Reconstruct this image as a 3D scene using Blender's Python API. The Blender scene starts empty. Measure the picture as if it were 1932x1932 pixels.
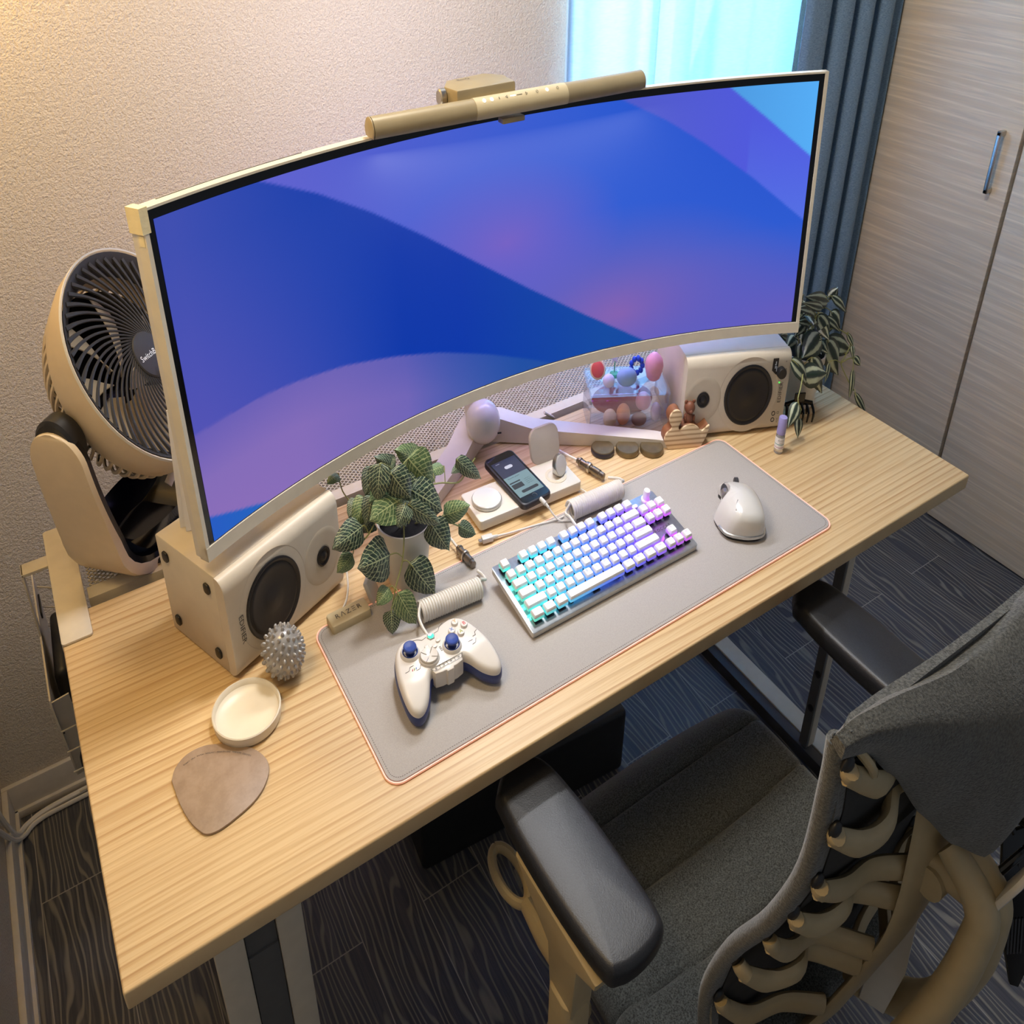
import bpy, bmesh, math, random
from mathutils import Vector, Matrix
# Plan dimensions are in metres; the photograph shows everything taller than wide, so every height is
# multiplied by S when a mesh is made. Heights below are measured from the top of the desk.
S = 1.4532
DT = 0.72
sc = bpy.context.scene
C = sc.collection
PI = math.pi
rnd = random.Random(7)

def W(x, y, z=0.0):
    return Vector((x, y, (z + DT) * S))

# ------------------------------------------------------------------ camera
cam = bpy.data.cameras.new('camera'); camo = bpy.data.objects.new('camera', cam); C.objects.link(camo)
cam.sensor_width = 36; cam.sensor_fit = 'HORIZONTAL'
cam.lens = 1614.482 / 1932 * 36
cam.shift_x = (966 - 923.72) / 1932
cam.shift_y = (390.26 - 966) / 1932
cam.clip_start = 0.02; cam.clip_end = 60
def rod(r):
    r = Vector(r); t = r.length
    return Matrix.Rotation(t, 3, r / t)
Rc = rod((1.93075494, -0.54305931, 0.34717658))
m = Matrix((Rc[0], -Rc[1], -Rc[2])).transposed().to_4x4()
m.translation = Vector((0.0877884, -0.66416791, 1.20521679 + DT * S))
camo.matrix_world = m
sc.camera = camo

# ------------------------------------------------------------------ world, lights, exposure
sc.cycles.transparent_max_bounces = 24
sc.view_settings.view_transform = 'Standard'; sc.view_settings.look = 'None'
sc.view_settings.exposure = 0.22; sc.view_settings.gamma = 1.0; sc.view_settings.use_curve_mapping = False
wd = bpy.data.worlds.new('world'); sc.world = wd; wd.use_nodes = True
bg = wd.node_tree.nodes['Background']; bg.inputs[0].default_value = (0.80, 0.88, 1.0, 1); bg.inputs[1].default_value = 0.16

def area(name, loc, target, sx, sy, power, col):
    l = bpy.data.lights.new(name, 'AREA'); l.shape = 'RECTANGLE'; l.size = sx; l.size_y = sy
    l.energy = power; l.color = col
    o = bpy.data.objects.new(name, l); C.objects.link(o)
    o.location = loc; d = Vector(target) - Vector(loc)
    o.rotation_euler = d.to_track_quat('-Z', 'Y').to_euler()
    return o
area('ceiling_lamp_light', W(0.85, 0.42, 1.5), W(0.85, 0.15, 0), 0.26, 0.26, 24, (1.0, 0.97, 0.93))
area('warm_lamp_light', W(-0.12, 0.05, 1.15), W(0.30, 0.45, 0.0), 0.3, 0.3, 8.5, (1.0, 0.68, 0.28))
area('window_daylight', W(1.82, 1.40, 0.62), W(1.82, 0.0, 0.30), 0.95, 1.9, 44, (0.56, 0.82, 1.0))
area('monitor_light_bar_light', W(0.825, 0.440, 0.524), W(0.80, 0.02, 0), 0.50, 0.02, 3.6, (0.96, 0.98, 1.0))
area('monitor_light_bar_rear_light', W(0.825, 0.545, 0.545), W(0.825, 1.1, 0.62), 0.45, 0.03, 3.0, (0.72, 0.70, 1.0))
area('monitor_back_light', W(0.95, 0.56, 0.33), W(1.0, 0.85, -0.12), 0.6, 0.10, 2.6, (0.50, 0.42, 1.0))
pl = bpy.data.lights.new('corner_lamp_light', 'POINT'); pl.energy = 6.5; pl.color = (1.0, 0.60, 0.13); pl.shadow_soft_size = 0.06
po = bpy.data.objects.new('corner_lamp_light', pl); C.objects.link(po); po.location = W(-0.04, 1.00, 0.80)

# ------------------------------------------------------------------ materials
def lin(c):
    r = []
    for v in c:
        v = v / 255.0
        r.append(v / 12.92 if v <= 0.04045 else ((v + 0.055) / 1.055) ** 2.4)
    return tuple(r) + (1.0,)
def new(name):
    m = bpy.data.materials.new(name); m.use_nodes = True
    return m, m.node_tree.nodes, m.node_tree.links, m.node_tree.nodes['Principled BSDF']
def coords(n, l, scale, kind='Object', rot=(0, 0, 0), loc=(0, 0, 0)):
    t = n.new('ShaderNodeTexCoord'); mp = n.new('ShaderNodeMapping')
    mp.inputs['Scale'].default_value = scale; mp.inputs['Rotation'].default_value = rot; mp.inputs['Location'].default_value = loc
    l.new(t.outputs[kind], mp.inputs[0]); return mp.outputs[0]
def noise(n, l, vec, scale, detail=3, rough=0.5, dist=0.0):
    t = n.new('ShaderNodeTexNoise'); t.inputs['Scale'].default_value = scale; t.inputs['Detail'].default_value = detail
    t.inputs['Roughness'].default_value = rough; t.inputs['Distortion'].default_value = dist
    l.new(vec, t.inputs['Vector']); return t.outputs['Fac']
def ramp(n, l, fac, stops, interp='LINEAR'):
    r = n.new('ShaderNodeValToRGB'); r.color_ramp.interpolation = interp
    while len(r.color_ramp.elements) < len(stops): r.color_ramp.elements.new(0.5)
    for e, (p, c) in zip(r.color_ramp.elements, stops): e.position = p; e.color = c
    l.new(fac, r.inputs[0]); return r.outputs[0]
def mixc(n, l, fac, a, b, mode='MIX'):
    x = n.new('ShaderNodeMix'); x.data_type = 'RGBA'; x.blend_type = mode
    for s, v in ((x.inputs[0], fac), (x.inputs[6], a), (x.inputs[7], b)):
        if hasattr(v, 'is_linked'): l.new(v, s)
        else: s.default_value = v
    return x.outputs[2]
def bump(n, l, h, strength, dist, bsdf):
    b = n.new('ShaderNodeBump'); b.inputs['Strength'].default_value = strength; b.inputs['Distance'].default_value = dist
    l.new(h, b.inputs['Height']); l.new(b.outputs[0], bsdf.inputs['Normal'])
def mat(name, col, rough=0.5, metal=0.0, var=0.06, vs=40, bs=0.0, bscale=300, bd=0.001, emit=None, es=0.0, trans=0.0, coat=0.0, alpha=1.0, spec=0.5, sheen=0.0):
    m, n, l, b = new(name)
    c = lin(col); v = coords(n, l, (1, 1, 1))
    f = noise(n, l, v, vs, 2)
    d = tuple(x * (1 - var) for x in c[:3]) + (1,); e = tuple(min(1, x * (1 + var)) for x in c[:3]) + (1,)
    l.new(ramp(n, l, f, [(0.35, d), (0.65, e)]), b.inputs['Base Color'])
    b.inputs['Roughness'].default_value = rough; b.inputs['Metallic'].default_value = metal
    b.inputs['Transmission Weight'].default_value = trans; b.inputs['Coat Weight'].default_value = coat
    b.inputs['Alpha'].default_value = alpha; b.inputs['Specular IOR Level'].default_value = spec
    b.inputs['Sheen Weight'].default_value = sheen
    if emit: b.inputs['Emission Color'].default_value = lin(emit); b.inputs['Emission Strength'].default_value = es
    if bs: bump(n, l, noise(n, l, v, bscale, 3), bs, bd, b)
    return m
MT = {}
def wood_desk():
    m, n, l, b = new('light_oak_desk')
    v = coords(n, l, (0.9, 7.5, 1))
    big = noise(n, l, v, 1.6, 2, 0.5, 0.3)
    v2 = coords(n, l, (1.5, 17.0, 1))
    w = n.new('ShaderNodeTexWave'); w.wave_type = 'BANDS'; w.bands_direction = 'Y'; w.wave_profile = 'SAW'
    w.inputs['Scale'].default_value = 1.25; w.inputs['Distortion'].default_value = 31; w.inputs['Detail'].default_value = 2.5
    w.inputs['Detail Scale'].default_value = 0.20; w.inputs['Detail Roughness'].default_value = 0.55
    l.new(v2, w.inputs['Vector'])
    rings = ramp(n, l, w.outputs['Fac'], [(0.0, (1, 1, 1, 1)), (0.62, (0.78, 0.78, 0.78, 1)), (0.9, (0.12, 0.12, 0.12, 1)), (1.0, (0.9, 0.9, 0.9, 1))])
    v3 = coords(n, l, (2.2, 120, 2))
    fine = noise(n, l, v3, 3.0, 4, 0.65)
    fr = ramp(n, l, fine, [(0.36, (0.0, 0, 0, 1)), (0.56, (1, 1, 1, 1))])
    base = ramp(n, l, big, [(0.3, lin((206, 179, 136))), (0.7, lin((220, 194, 150)))])
    dark = lin((160, 118, 72))
    c1 = mixc(n, l, rings, dark, base)
    g = n.new('ShaderNodeMath'); g.operation = 'MULTIPLY_ADD'; g.inputs[1].default_value = 0.40; g.inputs[2].default_value = 0.60
    l.new(fr, g.inputs[0])
    mask = ramp(n, l, noise(n, l, coords(n, l, (1.3, 5.0, 1)), 2.3, 2, 0.5), [(0.34, (0.38, 0.38, 0.38, 1)), (0.66, (0.95, 0.95, 0.95, 1))])
    c1 = mixc(n, l, mask, base, c1)
    c2 = mixc(n, l, g.outputs[0], lin((178, 136, 88)), c1)
    l.new(c2, b.inputs['Base Color']); b.inputs['Roughness'].default_value = 0.42
    bump(n, l, fr, 0.12, 0.0006, b); MT['desk'] = m
wood_desk()
def floor_mat():
    m, n, l, b = new('dark_oak_floor')
    v = coords(n, l, (1, 1, 1), rot=(0, 0, PI / 2), loc=(0.0, 0.205, 0))
    br = n.new('ShaderNodeTexBrick'); l.new(v, br.inputs['Vector'])
    br.inputs['Scale'].default_value = 1.0; br.inputs['Brick Width'].default_value = 0.9; br.inputs['Row Height'].default_value = 0.15
    br.inputs['Mortar Size'].default_value = 0.0012; br.inputs['Mortar Smooth'].default_value = 0.0
    br.inputs['Color1'].default_value = (0.25, 0.25, 0.25, 1); br.inputs['Color2'].default_value = (0.85, 0.85, 0.85, 1); br.inputs['Mortar'].default_value = (0, 0, 0, 1)
    # each plank shifts the grain pattern
    off = n.new('ShaderNodeVectorMath'); off.operation = 'SCALE'; off.inputs[3].default_value = 9.0; l.new(br.outputs['Color'], off.inputs[0])
    v2 = coords(n, l, (9.0, 1.9, 1))
    ad = n.new('ShaderNodeVectorMath'); ad.operation = 'ADD'; l.new(v2, ad.inputs[0]); l.new(off.outputs[0], ad.inputs[1])
    w = n.new('ShaderNodeTexWave'); w.wave_type = 'BANDS'; w.bands_direction = 'X'; w.wave_profile = 'SIN'
    w.inputs['Scale'].default_value = 2.4; w.inputs['Distortion'].default_value = 27; w.inputs['Detail'].default_value = 2.0
    w.inputs['Detail Scale'].default_value = 0.5; l.new(ad.outputs[0], w.inputs['Vector'])
    gr = ramp(n, l, w.outputs['Fac'], [(0.66, (0, 0, 0, 1)), (0.84, (0.6, 0.6, 0.6, 1)), (1.0, (1, 1, 1, 1))])
    v3 = coords(n, l, (160, 5, 1)); fi = noise(n, l, v3, 1.0, 4, 0.7)
    fr = ramp(n, l, fi, [(0.42, (0, 0, 0, 1)), (0.62, (1, 1, 1, 1))])
    base = mixc(n, l, br.outputs['Color'], lin((42, 45, 57)), lin((68, 71, 83)))
    c = mixc(n, l, gr, base, lin((124, 120, 112)))
    k = n.new('ShaderNodeMath'); k.operation = 'MULTIPLY'; k.inputs[1].default_value = 0.35; l.new(fr, k.inputs[0])
    c = mixc(n, l, k.outputs[0], c, lin((112, 110, 108)))
    c = mixc(n, l, br.outputs['Fac'], c, lin((150, 145, 138)))
    l.new(c, b.inputs['Base Color']); b.inputs['Roughness'].default_value = 0.42
    bump(n, l, gr, 0.15, 0.001, b); MT['floor'] = m
floor_mat()
def wall_mat():
    m, n, l, b = new('embossed_wallpaper')
    v = coords(n, l, (1, 1, 0.8))
    f = noise(n, l, v, 330, 3, 0.6, 0.4)
    f2 = noise(n, l, v, 150, 2, 0.5)
    l.new(ramp(n, l, f, [(0.25, lin((190, 178, 160))), (0.6, lin((209, 198, 180)))]), b.inputs['Base Color'])
    s = n.new('ShaderNodeMath'); s.operation = 'ADD'; l.new(f, s.inputs[0]); l.new(f2, s.inputs[1])
    b.inputs['Roughness'].default_value = 0.9; bump(n, l, s.outputs[0], 0.8, 0.0045, b); MT['wall'] = m
wall_mat()
def cabinet_mat():
    m, n, l, b = new('greige_wood_cabinet')
    v = coords(n, l, (1, 0.9, 9.0))
    w = n.new('ShaderNodeTexWave'); w.wave_type = 'BANDS'; w.bands_direction = 'Z'; w.inputs['Scale'].default_value = 0.55
    w.inputs['Distortion'].default_value = 11; w.inputs['Detail'].default_value = 3; w.inputs['Detail Scale'].default_value = 0.7
    l.new(v, w.inputs['Vector'])
    v3 = coords(n, l, (1, 2.2, 60)); fi = noise(n, l, v3, 2.2, 4, 0.65, 0.3)
    f = ramp(n, l, fi, [(0.35, (0, 0, 0, 1)), (0.62, (1, 1, 1, 1))])
    base = ramp(n, l, w.outputs['Fac'], [(0.1, lin((216, 198, 172))), (0.55, lin((236, 220, 196))), (0.9, lin((226, 208, 182)))])
    l.new(mixc(n, l, f, lin((206, 192, 172)), base), b.inputs['Base Color'])
    b.inputs['Roughness'].default_value = 0.5; bump(n, l, f, 0.15, 0.0012, b); MT['cab'] = m
cabinet_mat()
def fabric(key, name, a, c, scale, rough=0.95, bs=0.5, sheen=0.3, stretch=(1, 1, 1)):
    m, n, l, b = new(name)
    v = coords(n, l, stretch); f = noise(n, l, v, scale, 3, 0.7)
    l.new(ramp(n, l, f, [(0.36, lin(a)), (0.64, lin(c))]), b.inputs['Base Color'])
    b.inputs['Roughness'].default_value = rough; b.inputs['Sheen Weight'].default_value = sheen
    bump(n, l, f, bs, 0.002, b); MT[key] = m
fabric('seat', 'speckled_grey_seat_fabric', (36, 36, 35), (96, 100, 98), 420)
fabric('back', 'brushed_grey_back_fabric', (42, 44, 45), (86, 88, 86), 330, bs=0.8)
fabric('curtain', 'slate_blue_curtain', (92, 118, 142), (132, 158, 180), 160, stretch=(1, 1, 4), sheen=0.1)
fabric('pad', 'warm_grey_desk_mat_cloth', (164, 159, 156), (174, 169, 166), 600, rough=0.85, bs=0.015, sheen=0.0)
fabric('leather', 'taupe_leather', (146, 124, 104), (160, 138, 118), 50, rough=0.5, bs=0.06, sheen=0.0)
fabric('blackleather', 'black_armrest_skin', (26, 27, 31), (36, 37, 42), 500, rough=0.40, bs=0.18, sheen=0.0)
def sheer_mat():
    m, n, l, b = new('sheer_white_curtain')
    v = coords(n, l, (1, 1, 5)); f = noise(n, l, v, 45, 3, 0.6)
    l.new(ramp(n, l, f, [(0.3, lin((206, 226, 238))), (0.7, lin((236, 244, 248)))]), b.inputs['Base Color'])
    b.inputs['Roughness'].default_value = 0.9
    t = n.new('ShaderNodeBsdfTranslucent'); t.inputs[0].default_value = lin((176, 218, 252))
    x = n.new('ShaderNodeMixShader'); x.inputs[0].default_value = 0.6
    l.new(b.outputs[0], x.inputs[1]); l.new(t.outputs[0], x.inputs[2])
    tr = n.new('ShaderNodeBsdfTransparent'); y = n.new('ShaderNodeMixShader'); y.inputs[0].default_value = 0.18
    l.new(x.outputs[0], y.inputs[1]); l.new(tr.outputs[0], y.inputs[2])
    l.new(y.outputs[0], n['Material Output'].inputs[0]); bump(n, l, f, 0.4, 0.003, b); MT['sheer'] = m
sheer_mat()
def leaf_mat(key, name, dark, mid, vein, kind):
    m, n, l, b = new(name)
    t = n.new('ShaderNodeTexCoord'); sp = n.new('ShaderNodeSeparateXYZ'); l.new(t.outputs['UV'], sp.inputs[0])
    def mth(op, a, c=None, d=None):
        q = n.new('ShaderNodeMath'); q.operation = op
        for i, v in enumerate((a, c, d)):
            if v is None: continue
            if hasattr(v, 'is_linked'): l.new(v, q.inputs[i])
            else: q.inputs[i].default_value = v
        return q.outputs[0]
    u = sp.outputs[0]; av = mth('ABSOLUTE', mth('MULTIPLY_ADD', sp.outputs[1], 2.0, -1.0))
    ns = noise(n, l, coords(n, l, (1, 1, 1), 'UV'), 7, 2)
    if kind == 'net':
        s = mth('SINE', mth('MULTIPLY', mth('ADD', mth('SUBTRACT', u, mth('MULTIPLY', av, 0.30)), mth('MULTIPLY', ns, 0.10)), 58.0))
        a1 = mth('GREATER_THAN', s, 0.84)
        s2 = mth('SINE', mth('MULTIPLY', mth('ADD', av, mth('MULTIPLY', ns, 0.35)), 21.0)); a2 = mth('GREATER_THAN', s2, 0.93)
        a3 = mth('LESS_THAN', av, 0.035)
        f = mth('MAXIMUM', mth('MAXIMUM', a1, mth('MULTIPLY', a2, 0.6)), a3)
        base = ramp(n, l, ns, [(0.35, lin(dark)), (0.65, lin(mid))])
        col = mixc(n, l, mth('MULTIPLY', f, 0.72), base, lin(vein))
    else:
        col = ramp(n, l, mth('ADD', av, mth('MULTIPLY', mth('SUBTRACT', ns, 0.5), 0.25)), [(0.0, lin(dark)), (0.24, lin(mid)), (0.38, lin(vein)), (0.62, lin(vein)), (0.70, lin(mid)), (1.0, lin(dark))])
    l.new(col, b.inputs['Base Color']); b.inputs['Roughness'].default_value = 0.45
    MT[key] = m
leaf_mat('leafA', 'net_veined_green_leaf', (26, 38, 38), (54, 76, 62), (190, 200, 158), 'net')
leaf_mat('leafA2', 'net_veined_pale_green_leaf', (66, 88, 60), (96, 122, 80), (196, 206, 150), 'net')
leaf_mat('leafB', 'silver_striped_leaf', (34, 52, 40), (52, 62, 58), (178, 186, 160), 'stripe')
MT['white'] = mat('white_satin_plastic', (206, 200, 190), 0.38, var=0.02)
MT['white2'] = mat('white_painted_speaker_cabinet', (200, 190, 174), 0.42, var=0.02, bs=0.05, bscale=900)
MT['gloss'] = mat('white_gloss_plastic', (206, 204, 200), 0.22, var=0.01, coat=0.3)
MT['ctrl'] = mat('white_gamepad_shell', (212, 206, 198), 0.3, var=0.01)
MT['fanw'] = mat('ivory_fan_shell', (206, 188, 160), 0.45, var=0.02)
MT['beige'] = mat('pale_beige_chair_frame', (178, 160, 124), 0.42, var=0.03)
MT['steelw'] = mat('white_powder_coated_steel', (200, 190, 172), 0.5, var=0.03, bs=0.1, bscale=1200)
MT['greyst'] = mat('grey_inner_desk_leg', (84, 84, 84), 0.45, var=0.04)
MT['black'] = mat('matte_black_plastic', (24, 24, 27), 0.45, var=0.1)
MT['blackg'] = mat('gloss_black_plastic', (8, 8, 12), 0.15, var=0.1)
MT['rubber'] = mat('black_speaker_cone', (7, 7, 14), 0.5, var=0.15, vs=90)
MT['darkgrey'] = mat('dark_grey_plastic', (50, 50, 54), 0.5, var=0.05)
MT['backskin'] = mat('black_backrest_suspension', (34, 33, 32), 0.7, var=0.2, vs=60)
MT['navy'] = mat('navy_blue_grip_plastic', (36, 52, 110), 0.4, var=0.04)
MT['stick'] = mat('blue_thumbstick_rubber', (42, 66, 140), 0.5, var=0.05)
MT['ball'] = mat('silver_grey_massage_ball', (156, 152, 148), 0.3, metal=0.25, var=0.04, coat=0.2)
MT['steel'] = mat('brushed_steel', (190, 188, 184), 0.28, metal=1.0, var=0.06, vs=200)
MT['gun'] = mat('gunmetal_connector', (132, 124, 116), 0.3, metal=1.0, var=0.06)
MT['alu'] = mat('brushed_aluminium_top_plate', (186, 192, 200), 0.30, metal=0.85, var=0.06, vs=160)
MT['barm'] = mat('champagne_light_bar', (158, 144, 114), 0.42, metal=0.1, var=0.03)
MT['edge'] = mat('white_monitor_bezel', (212, 204, 186), 0.45, var=0.03)
MT['tape'] = mat('masking_tape', (228, 214, 172), 0.8, var=0.05, bs=0.3)
MT['cream'] = mat('cream_ceramic', (226, 216, 196), 0.35, var=0.02)
MT['pot'] = mat('white_ceramic_pot', (216, 210, 198), 0.4, var=0.02)
MT['soil'] = mat('dark_soil', (20, 18, 22), 0.9, var=0.4, vs=200, bs=0.6)
MT['stem'] = mat('pale_green_stem', (148, 150, 96), 0.6, var=0.08)
MT['cable'] = mat('white_cable_sheath', (222, 218, 212), 0.45, var=0.03)
MT['cableg'] = mat('black_cable_sheath', (18, 18, 24), 0.5)
MT['phone'] = mat('dark_navy_phone_case', (20, 20, 34), 0.45, var=0.05)
MT['screenoff'] = mat('dark_glass', (10, 10, 14), 0.1)
def clear(key, name, gl, tint):
    m, n, l, b = new(name)
    t = n.new('ShaderNodeBsdfTransparent'); t.inputs[0].default_value = tint
    g = n.new('ShaderNodeBsdfGlossy'); g.inputs[1].default_value = 0.04
    lw = n.new('ShaderNodeLayerWeight'); lw.inputs[0].default_value = gl
    k = n.new('ShaderNodeMath'); k.operation = 'MULTIPLY_ADD'; k.inputs[1].default_value = 0.5; k.inputs[2].default_value = 0.04; l.new(lw.outputs['Facing'], k.inputs[0])
    x = n.new('ShaderNodeMixShader'); l.new(k.outputs[0], x.inputs[0]); l.new(t.outputs[0], x.inputs[1]); l.new(g.outputs[0], x.inputs[2])
    l.new(x.outputs[0], n['Material Output'].inputs[0]); MT[key] = m
clear('acryl', 'clear_acrylic', 0.35, (0.95, 0.96, 1.0, 1))
MT['bottle'] = mat('clear_bottle', (246, 246, 250), 0.08, trans=0.8, var=0.0)
MT['lilac'] = mat('lilac_bottle_cap', (150, 144, 200), 0.45, var=0.03)
MT['plywood'] = mat('light_plywood', (218, 192, 152), 0.6, var=0.08, vs=8)
MT['walnut'] = mat('walnut_brown_wood', (132, 84, 54), 0.55, var=0.12, vs=30)
MT['brown'] = mat('brown_bear_wood', (118, 72, 52), 0.5, var=0.06)
MT['base1'] = mat('smoky_bronze_display_base', (118, 104, 76), 0.28, metal=0.5, var=0.15)
MT['base2'] = mat('navy_display_base', (24, 26, 52), 0.35, var=0.1)
MT['taupe'] = mat('taupe_silicone', (176, 166, 158), 0.6, var=0.02)
MT['beigep'] = mat('beige_controller_box', (196, 182, 148), 0.5, var=0.02)
MT['paper'] = mat('white_paper', (226, 226, 230), 0.8, var=0.02)
MT['ink'] = mat('grey_print', (70, 66, 62), 0.6)
MT['inkb'] = mat('black_print', (26, 26, 28), 0.5)
MT['inkw'] = mat('white_print', (210, 214, 220), 0.5, emit=(210, 214, 220), es=0.25)
MT['trim'] = mat('white_wall_trim', (206, 200, 190), 0.5, var=0.03)
MT['red'] = mat('coral_red_toy', (214, 92, 84), 0.45)
MT['redf'] = mat('brick_red_felt', (168, 60, 52), 0.9, bs=0.4)
MT['pink'] = mat('pink_vinyl', (236, 170, 186), 0.35)
MT['orange'] = mat('orange_vinyl', (230, 150, 92), 0.4)
MT['creamv'] = mat('cream_vinyl', (232, 208, 168), 0.45)
MT['bluev'] = mat('pale_blue_vinyl', (150, 186, 224), 0.4)
MT['greenv'] = mat('mint_green_resin', (108, 206, 168), 0.2, trans=0.3)
MT['starv'] = mat('white_star_vinyl', (232, 228, 246), 0.35)
MT['blueb'] = mat('royal_blue_beads', (40, 82, 200), 0.3)
def glow(name, col, s, base=None):
    m, n, l, b = new(name); b.inputs['Base Color'].default_value = lin(base or col)
    b.inputs['Emission Color'].default_value = lin(col); b.inputs['Emission Strength'].default_value = s
    return m
MT['padled'] = glow('orange_led_piping', (255, 150, 110), 0.32, (230, 200, 190))
MT['green_led'] = glow('green_led', (60, 255, 80), 2.0)
MT['logo_led'] = glow('mint_logo_light', (40, 226, 150), 0.9)
MT['icon'] = glow('white_touch_icon', (255, 250, 240), 1.5)
def rgb_mat(key, name, strength, x0, x1, base=0.0):
    m, n, l, b = new(name)
    t = n.new('ShaderNodeNewGeometry'); sp = n.new('ShaderNodeSeparateXYZ'); l.new(t.outputs['Position'], sp.inputs[0])
    mr = n.new('ShaderNodeMapRange'); mr.inputs[1].default_value = x0; mr.inputs[2].default_value = x1; l.new(sp.outputs[0], mr.inputs[0])
    c = ramp(n, l, mr.outputs[0], [(0.0, lin((0, 225, 180))), (0.22, lin((0, 195, 240))), (0.45, lin((0, 110, 255))), (0.68, lin((60, 50, 255))), (0.84, lin((140, 50, 255))), (1.0, lin((220, 50, 240)))])
    b.inputs['Base Color'].default_value = (0.4, 0.4, 0.45, 1); l.new(c, b.inputs['Emission Color']); b.inputs['Emission Strength'].default_value = strength
    MT[key] = m
rgb_mat('rgb', 'multicolour_key_leds', 12, 0.65, 1.0)
rgb_mat('rgb2', 'multicolour_plate_glow', 1.3, 0.65, 1.0)  # emission imitating LED light on the key plate
rgb_mat('rgb4', 'multicolour_glowing_key_skirt', 0.62, 0.65, 1.0)
rgb_mat('rgb3', 'multicolour_key_legend', 0.7, 0.65, 1.0)
MT['key'] = mat('white_keycap', (236, 236, 238), 0.35, var=0.01)
MT['switch'] = mat('smoky_switch_base', (30, 32, 48), 0.25)

# ------------------------------------------------------------------ mesh helpers (all in plan metres, heights above desk top)
def TR(x=0, y=0, z=0, rz=0, rx=0, ry=0):
    return Matrix.Translation((x, y, z)) @ Matrix.Rotation(rz, 4, 'Z') @ Matrix.Rotation(ry, 4, 'Y') @ Matrix.Rotation(rx, 4, 'X')
I4 = Matrix.Identity(4)
def box(bm, x0, x1, y0, y1, z0, z1, bev=0.0, seg=2, T=I4):
    r = bmesh.ops.create_cube(bm, size=1.0)
    vs = r['verts']
    for v in vs:
        v.co = Vector(((x0 + x1) / 2 + v.co.x * (x1 - x0), (y0 + y1) / 2 + v.co.y * (y1 - y0), (z0 + z1) / 2 + v.co.z * (z1 - z0)))
    if bev > 0:
        es = list({e for v in vs for e in v.link_edges})
        r2 = bmesh.ops.bevel(bm, geom=es, offset=bev, segments=seg, affect='EDGES', profile=0.5)
        vs = list({v for f in r2['faces'] for v in f.verts} | {v for v in vs if v.is_valid})
    for v in vs: v.co = T @ v.co
def ring(bm, pts):
    return [bm.verts.new(p) for p in pts]
def bridge(bm, a, b, closed=True):
    n = len(a)
    for i in range(n if closed else n - 1):
        j = (i + 1) % n
        try: bm.faces.new((a[i], a[j], b[j], b[i]))
        except ValueError: pass
def lathe(bm, prof, seg=32, T=I4, cap0=True, cap1=True):
    rs = []
    for r, z in prof:
        rs.append(ring(bm, [T @ Vector((max(r, 1e-5) * math.cos(2 * PI * i / seg), max(r, 1e-5) * math.sin(2 * PI * i / seg), z)) for i in range(seg)]))
    for a, b in zip(rs, rs[1:]): bridge(bm, a, b)
    if cap0: bm.faces.new(list(reversed(rs[0])))
    if cap1: bm.faces.new(rs[-1])
def catmull(P, n=6):
    P = [Vector(p) for p in P]
    if len(P) < 3: return P
    Q = [P[0] * 2 - P[1]] + P + [P[-1] * 2 - P[-2]]
    out = []
    for i in range(1, len(Q) - 2):
        for k in range(n):
            t = k / n
            out.append(0.5 * ((2 * Q[i]) + (Q[i + 1] - Q[i - 1]) * t + (2 * Q[i - 1] - 5 * Q[i] + 4 * Q[i + 1] - Q[i + 2]) * t * t + (3 * Q[i] - Q[i - 1] - 3 * Q[i + 1] + Q[i + 2]) * t ** 3))
    out.append(P[-1]); return out
def tube(bm, P, r, seg=8, smooth=6, flat=1.0, up=None, T=I4):
    """pipe along P; r number or list (one per control point); flat squashes one cross axis"""
    n0 = len(P)
    Q = catmull(P, smooth) if smooth and n0 > 2 else [Vector(p) for p in P]
    m = len(Q)
    def rad(i):
        if not isinstance(r, (list, tuple)): return r
        f = i / (m - 1) * (n0 - 1); k = min(int(f), n0 - 2); return r[k] + (r[k + 1] - r[k]) * (f - k)
    prev = None; a = None
    for i in range(m):
        t = (Q[min(i + 1, m - 1)] - Q[max(i - 1, 0)]).normalized()
        if a is None or up is not None:
            u = Vector(up) if up is not None else (Vector((0, 0, 1)) if abs(t.z) < 0.9 else Vector((1, 0, 0)))
            a = t.cross(u).normalized()
        else: a = (a - t * a.dot(t)).normalized()
        b = t.cross(a); rr = rad(i)
        rg = ring(bm, [T @ (Q[i] + a * math.cos(2 * PI * k / seg) * rr + b * math.sin(2 * PI * k / seg) * rr * flat) for k in range(seg)])
        if prev: bridge(bm, prev, rg)
        else: bm.faces.new(list(reversed(rg)))
        prev = rg
    bm.faces.new(prev)
def sphere(bm, c, r, u=16, v=10, sc3=(1, 1, 1), T=I4):
    M = T @ Matrix.Translation(c) @ Matrix.Diagonal((r * sc3[0], r * sc3[1], r * sc3[2], 1))
    bmesh.ops.create_uvsphere(bm, u_segments=u, v_segments=v, radius=1, matrix=M)
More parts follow.
